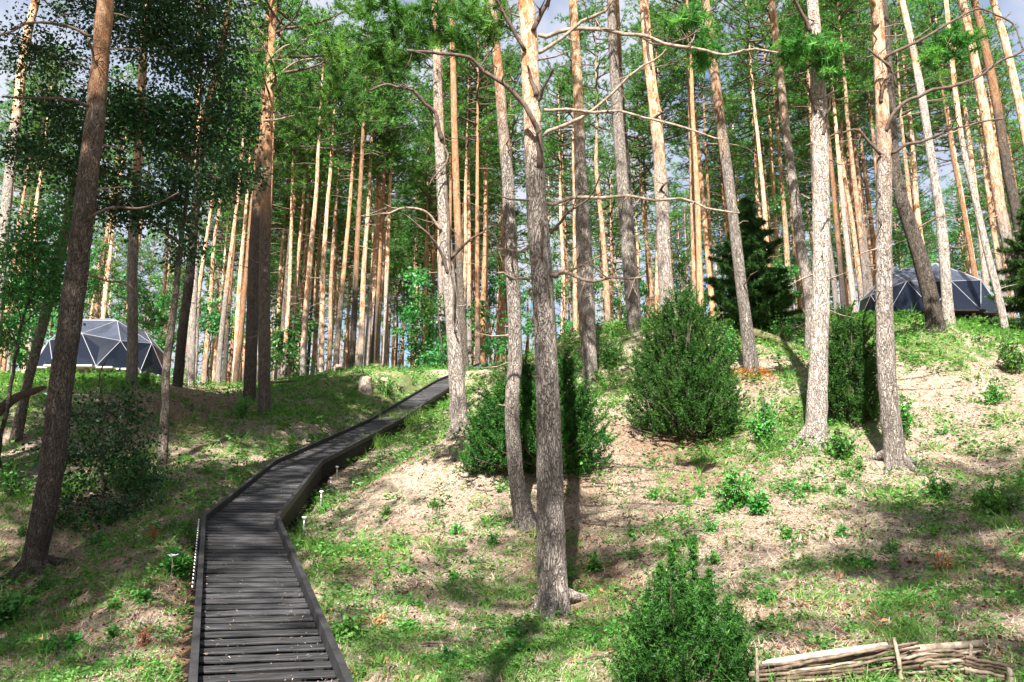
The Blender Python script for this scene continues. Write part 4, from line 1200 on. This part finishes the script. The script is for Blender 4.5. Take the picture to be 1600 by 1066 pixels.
BUSH = [
 ('rounded leafy bush at the foot of the pale grey straight pine', 1315, 722, 12.9, 64, 52, 700),
 ('tall leafy bush right of the tall juniper', 1196, 712, 14.2, 58, 100, 900),
 ('upright weedy bush on the open slope below the tall juniper', 1152, 800, 11.4, 78, 72, 700),
 ('low dark green bush beside the upright weedy bush', 1190, 818, 10.9, 44, 42, 420),
 ('leafy bush tucked against the right side of the pale pine by the right dome tent', 1415, 685, 13.9, 36, 92, 500),
 ('broad-leaved bush in the shade left of the boardwalk', 205, 775, 15.0, 120, 75, 1500),
 ('dark bush at the foot of the dark pair of pines', 380, 652, 22.3, 40, 40, 420),
 ('small bush left of the boardwalk with pale leaves', 268, 950, 9.6, 62, 46, 420),
 ('leafy shoots around the stump on the grassy mound', 604, 603, 27.4, 58, 36, 500),
 ('dark rounded bush left of the tall juniper', 955, 598, 19.2, 62, 62, 700),
 ('pale leafy bush between the tall juniper and the cream pine', 1140, 585, 18.4, 56, 82, 800),
 ('leafy bush under the dark spruce', 1225, 548, 20.6, 70, 48, 700),
 ('leafy bush at the right edge below the right dome tent', 1588, 608, 16.2, 62, 76, 900),
 ('lone seedling on the bare litter right of the biggest trunk', 930, 872, 10.2, 22, 28, 60),
 ('low green bush at the boardwalk side of the crooked pale pine', 768, 650, 17.8, 56, 44, 600),
 ('green bush behind the slimmer curved pine', 766, 720, 14.9, 84, 62, 900),
 ('low spreading bush right of the biggest trunk', 905, 760, 13.6, 80, 50, 800),
 ('leafy plant in the shade at the right edge of the open slope', 1560, 808, 10.2, 84, 56, 600),
 ('small bush on the open slope left of the shaded corner', 1466, 772, 11.2, 46, 48, 380),
 ('bush below the left dome tent beside the spotted grey pine', 222, 634, 22.6, 44, 40, 500),
 ('shaded leafy bush at the lower left edge', 10, 950, 9.8, 80, 56, 700),
 ('low leafy plant beside the boardwalk foot on its right', 545, 1005, 7.9, 46, 40, 260),
 ('shaded bush at the left edge beside the dead log', 20, 770, 14.8, 90, 70, 700),
 ('leafy bush on the crest in front of the right dome tent', 1556, 640, 14.9, 42, 42, 380),
 ('thick bush filling the gap behind the narrow juniper', 1325, 600, 17.5, 80, 85, 900),
]
for k, (lab, px, py, Y, w_, h_, n_) in enumerate(BUSH):
    bush(lab, px, py, Y, w_, h_, 800 + k, n_)
# seedlings and young plants scattered on the open slope
rng = np.random.default_rng(21)
k = 0
while k < 70:
    px = rng.uniform(470, 1600); py = rng.uniform(640, 1050)
    if rng.random() < 0.25: px = rng.uniform(0, 300); py = rng.uniform(760, 1050)
    v_ = (1066 - py) / 426
    Y = 6.0 + 9.0 * v_
    P0 = at(px, py, Y)
    # march the view ray to the ground
    for yy in np.arange(5.5, 26, 0.15):
        pp = at(px, py, yy)
        if pp[2] < tz(pp[0], pp[1]): Y = yy; break
    if bw_near(np.array([at(px, py, Y)[0]]), np.array([Y]))[0][0] < 0.9: continue
    if abs(px - 865) < 50 or (1170 < px and py > 990): continue
    bush('small green seedling scattered on the open slope', px, py, Y, rng.uniform(14, 36), rng.uniform(10, 26), 900 + k, int(rng.uniform(50, 120)), rng.uniform(0.035, 0.06), rng.uniform(0.022, 0.035), 'herb', 'seedlings scattered over the slope', 'seedling', 'plant')
    k += 1
def tuft(label, px, py, Y, n, h_, seed, spread=0.25):
    rng = np.random.default_rng(seed)
    base = at(px, py, Y); base[2] = tz(base[0], base[1])
    b_ = MB(); C = rng.normal(size=(n, 3)) * [spread, spread, 0]; C[:, 2] = terrain(base[0] + C[:, 0], base[1] + C[:, 1]) - base[2]
    d = nrm(rng.normal(size=(n, 3)) * [.35, .35, .1] + [0, 0, 1]); L = h_ * rng.uniform(.5, 1.2, (n, 1)); sd = nrm(np.cross(d, rng.normal(size=(n, 3)))) * 0.008
    tip = C + d * L + d * [1, 1, -.3] * L * 0.3
    v = np.stack([C - sd, C + sd, tip], 1).reshape(-1, 3); b_.add(v, t=np.arange(3 * n).reshape(-1, 3), r=np.repeat(rng.random(n), 3))
    tag(b_.build('grass_tuft', M['grass'], None, tuple(base)), label, 'grass')
tuft('tall grass hanging over the right kerb of the upper boardwalk', 628, 662, 24.6, 700, 0.55, 1)
tuft('small tall grass tuft at the right kerb below the overhanging grass', 588, 690, 21.6, 260, 0.4, 2, 0.16)
tuft('grass clump by the right kerb just above the bend', 455, 835, 11.9, 300, 0.24, 3, 0.14)
# rust coloured dead seedlings
for k, (lab, px, py, Y, w_, h_) in enumerate([
    ('rust red withered seedling right of the boardwalk foot', 582, 972, 8.4, 46, 26), ('rust red withered plant in the shaded right corner', 1470, 905, 8.4, 40, 38),
    ('thin rust coloured weed by the boardwalk on its left', 238, 880, 11.2, 26, 28), ('thin rust coloured weed near the lower left boardwalk edge', 222, 1040, 7.6, 14, 34)]):
    bush(lab, px, py, Y, w_, h_, 970 + k, 110, 0.04, 0.012, 'rust', None, 'withered_seedling', 'plant')

# ------------------------------------------------------------------ dome tents
def dome(label, cx, cy, R, hfac, seed, front_dark, zbase, yaw):
    rng = np.random.default_rng(seed)
    o = thing('dome_tent', label, 'tent', (cx, cy, zbase), yaw)
    bm = bmesh.new()
    bmesh.ops.create_icosphere(bm, subdivisions=2, radius=1.0)
    vs = [np.array(v.co) for v in bm.verts]
    fs = [[v.index for v in f.verts] for f in bm.faces]
    es = [[v.index for v in e.verts] for e in bm.edges]
    bm.free()
    vs = np.array(vs)
    S = np.array([R, R, R * hfac])
    edges = MB()
    for a, b_ in es:
        if (vs[a][2] + vs[b_][2]) / 2 < -0.05: continue
        tube(edges, [vs[a] * S, (vs[a] + vs[b_]) * 0.5 * S, vs[b_] * S], 0.0125, 5, cap=True)
    edges.build('frame', M['strut'], o)
    cy_, sy_ = math.cos(yaw), math.sin(yaw)
    tc_ = -np.array([cx, cy, 0]) / math.hypot(cx, cy)
    for f in fs:
        P = vs[f] * S
        c = P.mean(0)
        if c[2] < 0.0: continue
        n = nrm(c / (S * S))
        cw = np.array([c[0] * cy_ - c[1] * sy_, c[0] * sy_ + c[1] * cy_, 0])
        facing = float(np.dot(cw / (np.linalg.norm(cw) + 1e-6), tc_))
        hz = c[2] / (R * hfac)
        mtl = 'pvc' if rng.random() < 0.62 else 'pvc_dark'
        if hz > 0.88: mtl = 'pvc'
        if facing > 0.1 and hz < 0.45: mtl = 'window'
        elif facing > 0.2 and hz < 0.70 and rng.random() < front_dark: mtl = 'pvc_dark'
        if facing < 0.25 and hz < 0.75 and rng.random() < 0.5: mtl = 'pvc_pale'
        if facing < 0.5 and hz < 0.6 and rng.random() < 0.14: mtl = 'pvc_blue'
        Q = c + (P - c) * 0.965
        # slack fabric: mid point sags a little
        b2 = MB()
        th = 0.012
        mid = c - n * R * (0.015 if mtl == 'window' else 0.03) * rng.uniform(0.2, 1.2)
        V = np.vstack([Q, [mid], Q - n * th, [mid - n * th]])
        t_ = [(0, 1, 3), (1, 2, 3), (2, 0, 3), (5, 4, 7), (6, 5, 7), (4, 6, 7)]
        q_ = [(0, 4, 5, 1), (1, 5, 6, 2), (2, 6, 4, 0)]
        b2.add(V, t=t_, q=q_)
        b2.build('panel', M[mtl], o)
    return o
DL = at(160, 592, 33.5); dl_z = tz(DL[0], 33.5) + 0.12
DR = at(1446, 497, 34.5); dr_z = tz(DR[0], 34.5) + 0.05
dome('grey geodesic dome tent on the left mound', DL[0], 33.5, 2.55, 0.98, 3, 0.35, DL[2], 0.35)
dome('wider grey geodesic dome tent on the right crest', DR[0], 34.5, 2.9, 0.95, 8, 0.6, DR[2] - 0.45, 0.9)
for (c, z, R_, lab) in ((DL, DL[2], 2.75, 'pale plank platform under the left dome tent'), (np.array([DR[0], 34.5, 0]), DR[2] - 0.45, 2.95, 'plank platform under the right dome tent')):
    o = thing('deck_platform', lab, 'platform', (c[0], c[1], z))
    k_ = int(2 * R_ / 0.3)
    for i in range(k_):
        y_ = -R_ + (i + 0.5) * 0.3
        hw = math.sqrt(max(R_ ** 2 - y_ ** 2, 0.3))
        b_ = MB(); box(b_, (0, y_, -0.05), (2 * hw, 0.285, 0.06)); b_.build('plank', M['deck' if c[0] < 0 else 'skirt'], o)
    b_ = MB()
    for i in range(14):
        a = i / 14 * 6.283
        gz = tz(c[0] + math.cos(a) * R_ * 0.9, c[1] + math.sin(a) * R_ * 0.9)
        hh = max(0.15, z - gz + 0.2)
        box(b_, (math.cos(a) * R_ * 0.9, math.sin(a) * R_ * 0.9, -0.08 - hh / 2), (0.1, 0.1, hh))
    b_.build('post', M['bench'], o)
for (cx_, cy_, z, lab) in ((DL[0] + 0.3, 33.0, DL[2], 'bed with pale bedding inside the left dome tent'), (DR[0] + 0.2, 34.2, DR[2] - 0.45, 'bed with pale bedding inside the right dome tent')):
    o = thing('bed', lab, 'bed', (cx_, cy_, z))
    b_ = MB(); box(b_, (0, 0, 0.15), (1.6, 1.9, 0.26)); b_.build('bed_base', M['bench'], o)
    b_ = MB(); box(b_, (0, 0, 0.40), (1.56, 1.86, 0.22)); b_.build('mattress', M['bedding'], o)
    for sx in (-0.4, 0.4):
        b_ = MB(); box(b_, (sx, 0.65, 0.585), (0.6, 0.4, 0.13)); b_.build('pillow', M['bedding'], o)

# ------------------------------------------------------------------ small things
def on_ray(px, py, y0=5.0, y1=60.0):
    """first point of the ground seen at a pixel"""
    ys = np.arange(y0, y1, 0.1)
    P = np.array([at(px, py, y) for y in ys])
    g = terrain(P[:, 0], P[:, 1])
    i = int(np.argmax(P[:, 2] < g)) if (P[:, 2] < g).any() else len(ys) - 1
    p = P[i].copy(); p[2] = g[i]
    return p
for k, (px, py, h_) in enumerate([(474, 836, 28), (501, 793, 24), (516, 769, 22), (526, 748, 19)]):
    p = on_ray(px, py, 8)
    s_ = cam_depth(p) / F
    H = h_ * s_
    o = thing('garden_light', ['steel stake light nearest the bend of the boardwalk, lowest of four', 'second stake light up the boardwalk side', 'third stake light up the boardwalk side', 'topmost of the four stake lights beside the boardwalk'][k], 'lamp', tuple(p), 0, 'stake lights beside the boardwalk')
    b_ = MB(); tube(b_, [[0, 0, -0.1], [0, 0, H * 0.5], [0, 0, H * 0.86]], 0.011, 8); b_.build('stake', M['lampmetal'], o, smooth=True)
    b_ = MB(); tube(b_, [[0, 0, H * 0.80], [0, 0, H * 0.84], [0, 0, H * 0.92]], [0.012, 0.028, 0.030], 12); b_.build('lamp_glass', M['lampmetal'], o)
    b_ = MB(); tube(b_, [[0, 0, H * 0.92], [0, 0, H * 0.94], [0, 0, H * 0.98], [0, 0, H]], [0.036, 0.042, 0.034, 0.012], 14); b_.build('cap', M['lampwhite'], o, smooth=True)
p = on_ray(626, 616, 18)
o = thing('garden_light', 'small black path light in the grass by the upper boardwalk', 'lamp', tuple(p)); s_ = cam_depth(p) / F
b_ = MB(); tube(b_, [[0, 0, -0.1], [0, 0, 6 * s_], [0, 0, 9 * s_]], 0.014, 8); b_.build('stake', M['lampblack'], o)
b_ = MB(); tube(b_, [[0, 0, 8 * s_], [0, 0, 9 * s_], [0, 0, 11 * s_], [0, 0, 12.5 * s_]], [0.02, 0.055, 0.06, 0.05], 12); b_.build('cap', M['lampblack'], o)
# string of tiny lights along the left kerb
o = thing('fairy_lights', 'string of tiny white lights along the left side of the lower boardwalk', 'string lights', tuple(BW[1]))
pts = []
for u in np.linspace(0.02, 0.62, 26):
    p = BW[2] * (0) + BW[1] * u + BW[0] * 0 + 0
pts = [BW[2] * 0 + (BW[2] + (BW[1] - BW[2]) * u) for u in np.linspace(0.04, 0.62, 24)]
dd = nrm((BW[2] - BW[1]) * [1, 1, 0]); sd = np.array([dd[1], -dd[0], 0])
pts = np.array(pts) - sd * 0.53 + np.array([0, 0, 0.05]) - BW[1]
b_ = MB(); tube(b_, pts, 0.004, 4); b_.build('wire', M['lampblack'], o)
bm_ = MB(); tube(bm_, [[0, 0, 0], [-0.006, 0, 0.008], [-0.008, 0, 0.02]], [0.006, 0.008, 0.003], 6)
bulb = bm_.mesh('bulb', M['lampwhite'], True)
for p in pts: link('bulb', bulb, o, tuple(p + np.array([-0.012, 0, 0])))

# stump, logs
def log(name, label, pts, w, mtl, cat='log', endmat='cutend', rough=0.06, parent=None, lift=0.0, branchlets=0, seg=12):
    """pts: (px,py,Y), w in px at the first point"""
    P = np.array([at(*p) for p in pts]); c = P[0].copy()
    s_ = cam_depth(P[0]) / F
    S = spline(P - c, 26)
    w = np.atleast_1d(w); R = np.interp(np.linspace(0, 1, 26), np.linspace(0, 1, len(w)), w) * s_ / 2
    b_ = MB(); tube(b_, S, R, seg, rough, int(pts[0][0]), cap=True, fz=3)
    rng = np.random.default_rng(abs(int(pts[0][0])))
    for _ in range(branchlets):
        i = int(rng.integers(3, 25)); d = nrm(rng.normal(size=3) + [0, 0, 0.5]); ln = rng.uniform(0.1, 0.5)
        tube(b_, [S[i], S[i] + d * ln * 0.6, S[i] + d * ln], [R[i] * 0.35, R[i] * 0.25, 0.004], 5)
    if parent is None:
        o = b_.build(name, M[mtl], None, tuple(c), smooth=True); tag(o, label, cat)
    else:
        o = b_.build(name, M[mtl], parent, tuple(c - np.array(parent.location)), smooth=True)
    return o
p = on_ray(570, 612, 20)
o = thing('tree_stump', 'weathered grey stump on the sunny grassy mound', 'stump', tuple(p)); s_ = cam_depth(p) / F
b_ = MB(); tube(b_, np.array([[0, 0, -.2], [0, 0, 0], [0, 0, 6 * s_], [0, 0, 14 * s_], [.02, 0, 20 * s_]]), np.array([13, 12, 10, 9.4, 9]) * s_, 16, 0.07, 3, cap=False); b_.build('bark', M['stump'], o, smooth=True)
b_ = MB(); tube(b_, [[0.02, 0, 18 * s_], [.02, 0, 20.6 * s_]], 8.7 * s_, 16, 0.05, 3); b_.build('cut_top', M['cutend'], o)
log('fallen_log', 'dark leaning dead log at the left edge by the thin pine', [(-30,662,15.5),(0,640,16),(28,620,16.6),(70,606,17.4)], [19,17,14,9], 'stickdark', branchlets=3)
log('fallen_log', 'mossy fallen log on the crest behind the cream pine', [(1165,514,20.8),(1190,524,20.4),(1215,532,20.2),(1240,545,20.0)], [13,14,13,9], 'mosslog', branchlets=5)
log('fallen_log', 'small fallen branch lying under the mossy log', [(1238,548,20.2),(1252,536,20.4),(1268,530,20.6)], [5,4,3], 'stickdark', branchlets=2)
log('fallen_log', 'pale rail log lying at the right of the dark pair of pines', [(421,598,27),(440,597,27.2),(462,595,27.4)], [4,4,4], 'stick')
for k, (px, py) in enumerate([(410,1000),(330,655),(700,1010),(960,1030),(640,925),(1150,700),(1230,705),(760,985),(300,668),(1000,880)]):
    a = on_ray(px, py, 5.0); rngk = np.random.default_rng(1200 + k)
    if bw_near(np.array([a[0]]), np.array([a[1]]))[0][0] < 0.8: continue
    an = rngk.uniform(0, 6.28); ln = rngk.uniform(0.15, 0.4)
    q = []
    for u in np.linspace(-1, 1, 6):
        x, y = a[0] + math.cos(an) * ln * u, a[1] + math.sin(an) * ln * u
        q.append([x - a[0], y - a[1], tz(x, y) - a[2] + 0.025 + rngk.normal() * 0.01])
    b_ = MB(); tube(b_, spline(np.array(q), 14), np.linspace(0.014, 0.006, 14), 6, 0.08, k)
    tag(b_.build('fallen_twig', M['stick'], None, tuple(a), smooth=True), 'dry twig lying on the forest floor', 'twig', 'dry twigs lying on the slope')
# mound of orange needles round the cream pine
p = HT['p'][0].location
b_ = MB(); rng = np.random.default_rng(9)
n = 1500; rr = np.abs(rng.normal(size=n)) * 0.32; az = rng.uniform(0, 6.28, n)
x = p[0] + np.cos(az) * rr * 1.3; y = p[1] - 0.1 + np.sin(az) * rr
z = terrain(x, y) + 0.16 * np.exp(-(rr / 0.3) ** 2) * rng.random(n)
leaves(b_, np.column_stack([x, y, z]) - np.array(p), nrm(rng.normal(size=(n, 3)) * [1, 1, 0.4]), 0.07, 0.02, rng, 0.6)
tag(b_.build('needle_heap', M['rust'], None, tuple(p)), 'low heap of rusty orange needles round the foot of the cream pine', 'needle heap', None, 'stuff')

# benches on the crest
for k, (px, py, w_, h_) in enumerate([(532, 582, 20, 12), (590, 578, 18, 10)]):
    c = at(px, py, 30 + k); c[2] = max(tz(c[0], c[1]), c[2] - 0.1); s_ = cam_depth(c) / F
    o = thing('wooden_bench', ['small wooden bench with a back rail on the crest behind the mound', 'low wooden table frame right of the bench on the crest'][k], ['bench', 'table'][k], tuple(c))
    wd, hh = w_ * s_, h_ * s_
    for (nm, zc, yo, t_) in (('seat', 0.45, 0, 0.05), ('back_rail', 1.0, 0.2, 0.07)) if k == 0 else (('table_top', 1.0, 0, 0.06), ('lower_rail', 0.4, 0, 0.05)):
        b_ = MB(); box(b_, (0, yo, hh * zc), (wd, 0.36 if nm in ('seat', 'table_top') else 0.05, t_)); b_.build(nm, M['bench'], o)
    for sx in (-1, 1):
        for yo in (-0.14, 0.2):
            b_ = MB(); box(b_, (sx * (wd / 2 - 0.05), yo, hh * 0.25), (0.06, 0.06, hh * (1.0 if (yo < 0 and k == 0) else 1.9) * 1.0)); b_.build('leg', M['bench'], o)

# wattle edging with two logs on top
Yw = 5.55
gl = lambda px, Y=Yw: tz(at(px, 1050, Y)[0], Y)
wp = at(1183, 1060, Yw)
wf = thing('wattle_fence', 'low wattle edging of woven sticks and stakes in the bottom right corner', 'fence', tuple(wp))
def wstick(name, pts, w, mtl, wig=0.0):
    rng = np.random.default_rng(int(pts[0][0] * 7 + pts[0][1]))
    P = np.array([at(*q) for q in pts]) - wp
    S = spline(P, 22)
    S[:, 2] += (fbm(np.arange(22) * 0.35, np.zeros(22), int(pts[0][1]) * 3 + 1, 2) - 0.5) * 0.022
    S[:, 1] += (fbm(np.arange(22) * 0.35, np.ones(22) * 4, int(pts[0][1]) * 5 + 2, 2) - 0.5) * 0.02
    s_ = Yw * 1.06 / F
    b_ = MB(); tube(b_, S, np.linspace(w, w * 0.7, 22) * s_ / 2, 7, 0.09, int(pts[0][1]), fz=9)
    b_.build(name, M[mtl], wf, smooth=True)
for pts, w_ in (([(1183,1066,Yw-.08),(1183,1040,Yw-.07),(1182,1012,Yw-.06)], 5), ([(1409,1062,Yw-.05),(1403,1025,Yw-.04),(1397,995,Yw-.02)], 7), ([(1516,1058,Yw),(1517,1030,Yw+.01),(1517,1003,Yw+.02)], 6), ([(1579,1070,Yw-.15),(1578,1055,Yw-.15),(1577,1044,Yw-.15)], 10)):
    wstick('stake', pts, w_, 'drywood')
rng = np.random.default_rng(66)
L1 = [(1041,1017),(1045,1022),(1049,1027),(1053,1032),(1056,1036),(1060,1041),(1063,1046),(1067,1051),(1071,1056),(1075,1061)]
for i, (yl, yr) in enumerate(L1):
    a = 0.03 * (1 if i % 2 else -1)
    wstick('stick', [(1172 + rng.uniform(-8, 14), yl, Yw + a), (1250, yl * .68 + yr * .32 + rng.uniform(-2, 2), Yw), (1330, yl * .3 + yr * .7 + rng.uniform(-2, 2), Yw), (1403, yr - 10, Yw + 0.02 + a), (1425 + rng.uniform(-10, 20), yr - 14, Yw + 0.03)], rng.uniform(4, 6), ['stick', 'stickdark', 'stickdark', 'drywood'][i % 4])
for i, yr in enumerate([1017,1021,1025,1029,1033,1037,1041,1045,1050,1055]):
    a = 0.03 * (-1 if i % 2 else 1)
    wstick('stick', [(1398, yr + 8, Yw + a + 0.02), (1450, yr + 3 + rng.uniform(-2, 2), Yw + 0.03), (1500, yr, Yw + 0.03), (1518, yr - 1, Yw + 0.05 + a), (1530 + rng.uniform(-8, 6), yr - 2, Yw + 0.05)], rng.uniform(4, 6), ['stick', 'drywood', 'stickdark'][i % 3])
for i, y_ in enumerate([1029, 1035, 1041, 1047, 1053]):
    wstick('stick', [(1508, y_ - 2, Yw + 0.02), (1545, y_ + 6, Yw - 0.05), (1584, y_ + 14, Yw - 0.12)], rng.uniform(5, 7), ['stick', 'stickdark', 'stickdark', 'drywood'][i % 4])
wstick('stick', [(1210,1046,Yw), (1320,1024,Yw - .03), (1400,1010,Yw), (1412,1005,Yw)], 5, 'stick')
log('pale_log', 'longer pale log lying on the left half of the wattle edging', [(1190,1038,Yw+.08),(1290,1022,Yw+.08),(1386,1009,Yw+.1)], [11,11,11], 'birch', rough=0.03)
log('pale_log', 'shorter pale log lying on the right half of the wattle edging', [(1404,1017,Yw+.12),(1470,1011,Yw+.12),(1533,1006,Yw+.12)], [13,12,12], 'drywood', rough=0.03)

# a white flower head
p = on_ray(266, 905, 7); 
o = thing('white_flower', 'white flower on a stalk left of the boardwalk', 'flower', tuple(p))
b_ = MB(); tube(b_, [[0, 0, -0.02], [0.01, 0, 0.1], [0, 0, 0.2]], 0.004, 5); b_.build('stalk', M['twig'], o)
b_ = MB(); rng = np.random.default_rng(2); a = np.linspace(0, 6.28, 9)[:-1]
leaves(b_, np.tile([0, 0, 0.2], (8, 1)), np.column_stack([np.cos(a), np.sin(a), np.full(8, 0.5)]), 0.06, 0.04, rng, 0.5); b_.build('petal', M['petal'], o)

# ------------------------------------------------------------------ ground cover
rng = np.random.default_rng(8)
def sample(n, ymin=5.0, ymax=36.0):
    Y = ymin * (ymax / ymin) ** rng.random(n)
    X = rng.uniform(-0.86, 0.86, n) * Y
    Z = terrain(X, Y)
    d, bz = bw_near(X, Y)
    ok = d > 0.56
    return X[ok], Y[ok], Z[ok]
# grass
X, Y, Z = sample(56000)
g, du = cover(X, Y, Z)
keep = rng.random(len(X)) < np.clip((g - 0.22) * 1.5, 0.02, 1) * (1 - 0.6 * du)
X, Y, Z, g = X[keep], Y[keep], Z[keep], g[keep]
C = np.column_stack([X, Y, Z])
lenf = (0.055 + 0.085 * fbm(X * 0.7, Y * 0.7, 55, 2)) * np.clip(Y / 11, 0.8, 1.7)
b_ = MB()
k = 7
o = np.repeat(C, k, 0) + rng.normal(size=(len(C) * k, 3)) * [0.03, 0.03, 0.0]
d = nrm(rng.normal(size=o.shape) * [0.55, 0.55, 0.2] + [0, 0, 1.0])
L_ = np.repeat(lenf, k)[:, None] * rng.uniform(0.5, 1.3, (len(o), 1)) * np.repeat(np.exp(rng.normal(size=(len(C), 1)) * 0.4), k, 0)
s_ = nrm(np.cross(d, rng.normal(size=o.shape))) * (0.0048 * np.clip(np.repeat(Y, k) / 9, 0.8, 3))[:, None]
tip = o + d * L_ + np.column_stack([d[:, 0], d[:, 1], -0.25 * np.ones(len(d))]) * L_ * 0.35
v = np.stack([o - s_, o + s_, tip], 1).reshape(-1, 3)
b_.add(v, t=np.arange(len(v)).reshape(-1, 3), r=np.repeat(np.clip(np.repeat(rng.random(len(C)) * 0.6, k) + rng.random(len(o)) * 0.4, 0, 1), 3))
tag(b_.build('grass', M['grass']), 'thin green grass growing through the needle litter', None, None, 'stuff')
# low leafy herbs
X, Y, Z = sample(78000)
g, du = cover(X, Y, Z)
cl = fbm(X * 1.4, Y * 1.4, 91, 3)
cl2 = fbm(X * 4.5, Y * 4.5, 191, 2)
keep = rng.random(len(X)) < np.maximum(np.clip((g - 0.15) * 1.2, 0.04, 1) * np.clip((cl - 0.38) * 5, 0.08, 1), np.clip((cl2 - 0.60) * 9, 0, 0.85))
X, Y, Z = X[keep], Y[keep], Z[keep]
sz = np.clip(Y / 10, 0.75, 2.0) * np.clip(np.exp(rng.normal(size=len(X)) * 0.38), 0.4, 1.7) * 0.85
k = 9
o = np.repeat(np.column_stack([X, Y, Z]), k, 0); szr = np.repeat(sz, k)
az = rng.uniform(0, 6.28, len(o)); rr = rng.random(len(o)) * 0.055 * szr
hz = rng.uniform(0.01, 0.10, len(o)) * szr
o = o + np.column_stack([np.cos(az) * rr, np.sin(az) * rr, hz])
d = np.column_stack([np.cos(az), np.sin(az), rng.uniform(-0.3, 0.6, len(o))])
b_ = MB()
dn = nrm(d); up = nrm(rng.normal(size=o.shape) * 0.5 + [0, 0, 1.0]); sdv = nrm(np.cross(dn, up))
Lh = (0.042 * szr)[:, None]; Wh = (0.026 * szr)[:, None] * np.repeat(rng.uniform(0.35, 1.25, (len(X), 1)), k, 0)
v = np.stack([o, o + dn * Lh * 0.5 + sdv * Wh / 2, o + dn * Lh, o + dn * Lh * 0.5 - sdv * Wh / 2], 1).reshape(-1, 3)
b_.add(v, q=np.arange(len(v)).reshape(-1, 4), r=np.repeat(np.clip(np.repeat(rng.random(len(X)) * 0.6, k) + rng.random(len(o)) * 0.4, 0, 1), 4))
tag(b_.build('ground_herbs', M['herb']), 'low leafy herbs and bilberry carpeting the slope', None, None, 'stuff')
# needle and straw litter
X, Y, Z = sample(180000, 5.0, 26.0)
g, du = cover(X, Y, Z)
keep = rng.random(len(X)) < np.clip(1.15 - g, 0.15, 1)
X, Y, Z, du = X[keep], Y[keep], Z[keep], du[keep]
o = np.column_stack([X, Y, Z + rng.random(len(X)) * 0.012 + 0.004])
az = rng.uniform(0, 6.28, len(X))
d = np.column_stack([np.cos(az), np.sin(az), rng.normal(size=len(X)) * 0.22])
sl = np.clip(Y / 9, 0.8, 2.2)[:, None]
L_ = rng.uniform(0.04, 0.13, (len(X), 1)) * sl
s_ = np.column_stack([-np.sin(az), np.cos(az), np.zeros(len(X))]) * 0.0042 * sl
# keep each straw on the slope
e = o + d * L_; e[:, 2] = terrain(e[:, 0], e[:, 1]) + 0.006 + rng.random(len(X)) ** 2 * 0.06
b_ = MB(); v = np.stack([o - s_, o + s_, e], 1).reshape(-1, 3)
b_.add(v, t=np.arange(len(v)).reshape(-1, 3), r=np.repeat(np.clip(rng.random(len(X)) - 0.45 * du, 0, 1), 3))
tag(b_.build('needle_litter', M['straw']), 'dry needles and straw littering the forest floor', None, None, 'stuff')
# dry needles that fell on the boards
n_ = 1500
S_ = rng.uniform(0.1, cum[-1] - 0.3, n_) ** 1.0
Pn = []; Dn = []
for q in S_:
    p, i = bw_at(q); d = nrm(BW[i + 1] - BW[i]); sd = nrm(np.array([d[1], -d[0], 0]))
    e = rng.uniform(-1, 1); e = np.sign(e) * abs(e) ** 0.6
    Pn.append(p + sd * e * 0.44 + np.array([0, 0, 0.010])); a_ = rng.uniform(0, 6.28); Dn.append(d * math.cos(a_) + sd * math.sin(a_) + np.array([0, 0, 0.02]))
b_ = MB(); leaves(b_, np.array(Pn), np.array(Dn), 0.05, 0.0045, rng, 0.9)
tag(b_.build('fallen_needles', M['straw']), 'dry pine needles fallen on the boardwalk', None, None, 'stuff')
# cones, bark flakes and dead leaves among the litter
X, Y, Z = sample(72000, 5.0, 26.0)
g, du = cover(X, Y, Z)
keep = rng.random(len(X)) < np.clip(0.35 + 0.9 * du + 0.35 * (1 - g), 0.1, 1) * (0.25 + 1.3 * fbm(X * 1.7, Y * 1.7, 61, 3) ** 2)
X, Y, Z = X[keep], Y[keep], Z[keep]
b_ = MB()
leaves(b_, np.column_stack([X, Y, Z + 0.012]), nrm(rng.normal(size=(len(X), 3)) * [1, 1, 0.45]), 0.05 * 1.0, 0.026, rng, 0.3)
tag(b_.build('cones_and_flakes', M['flake']), 'dark cones and bark flakes lying among the litter', None, None, 'stuff')
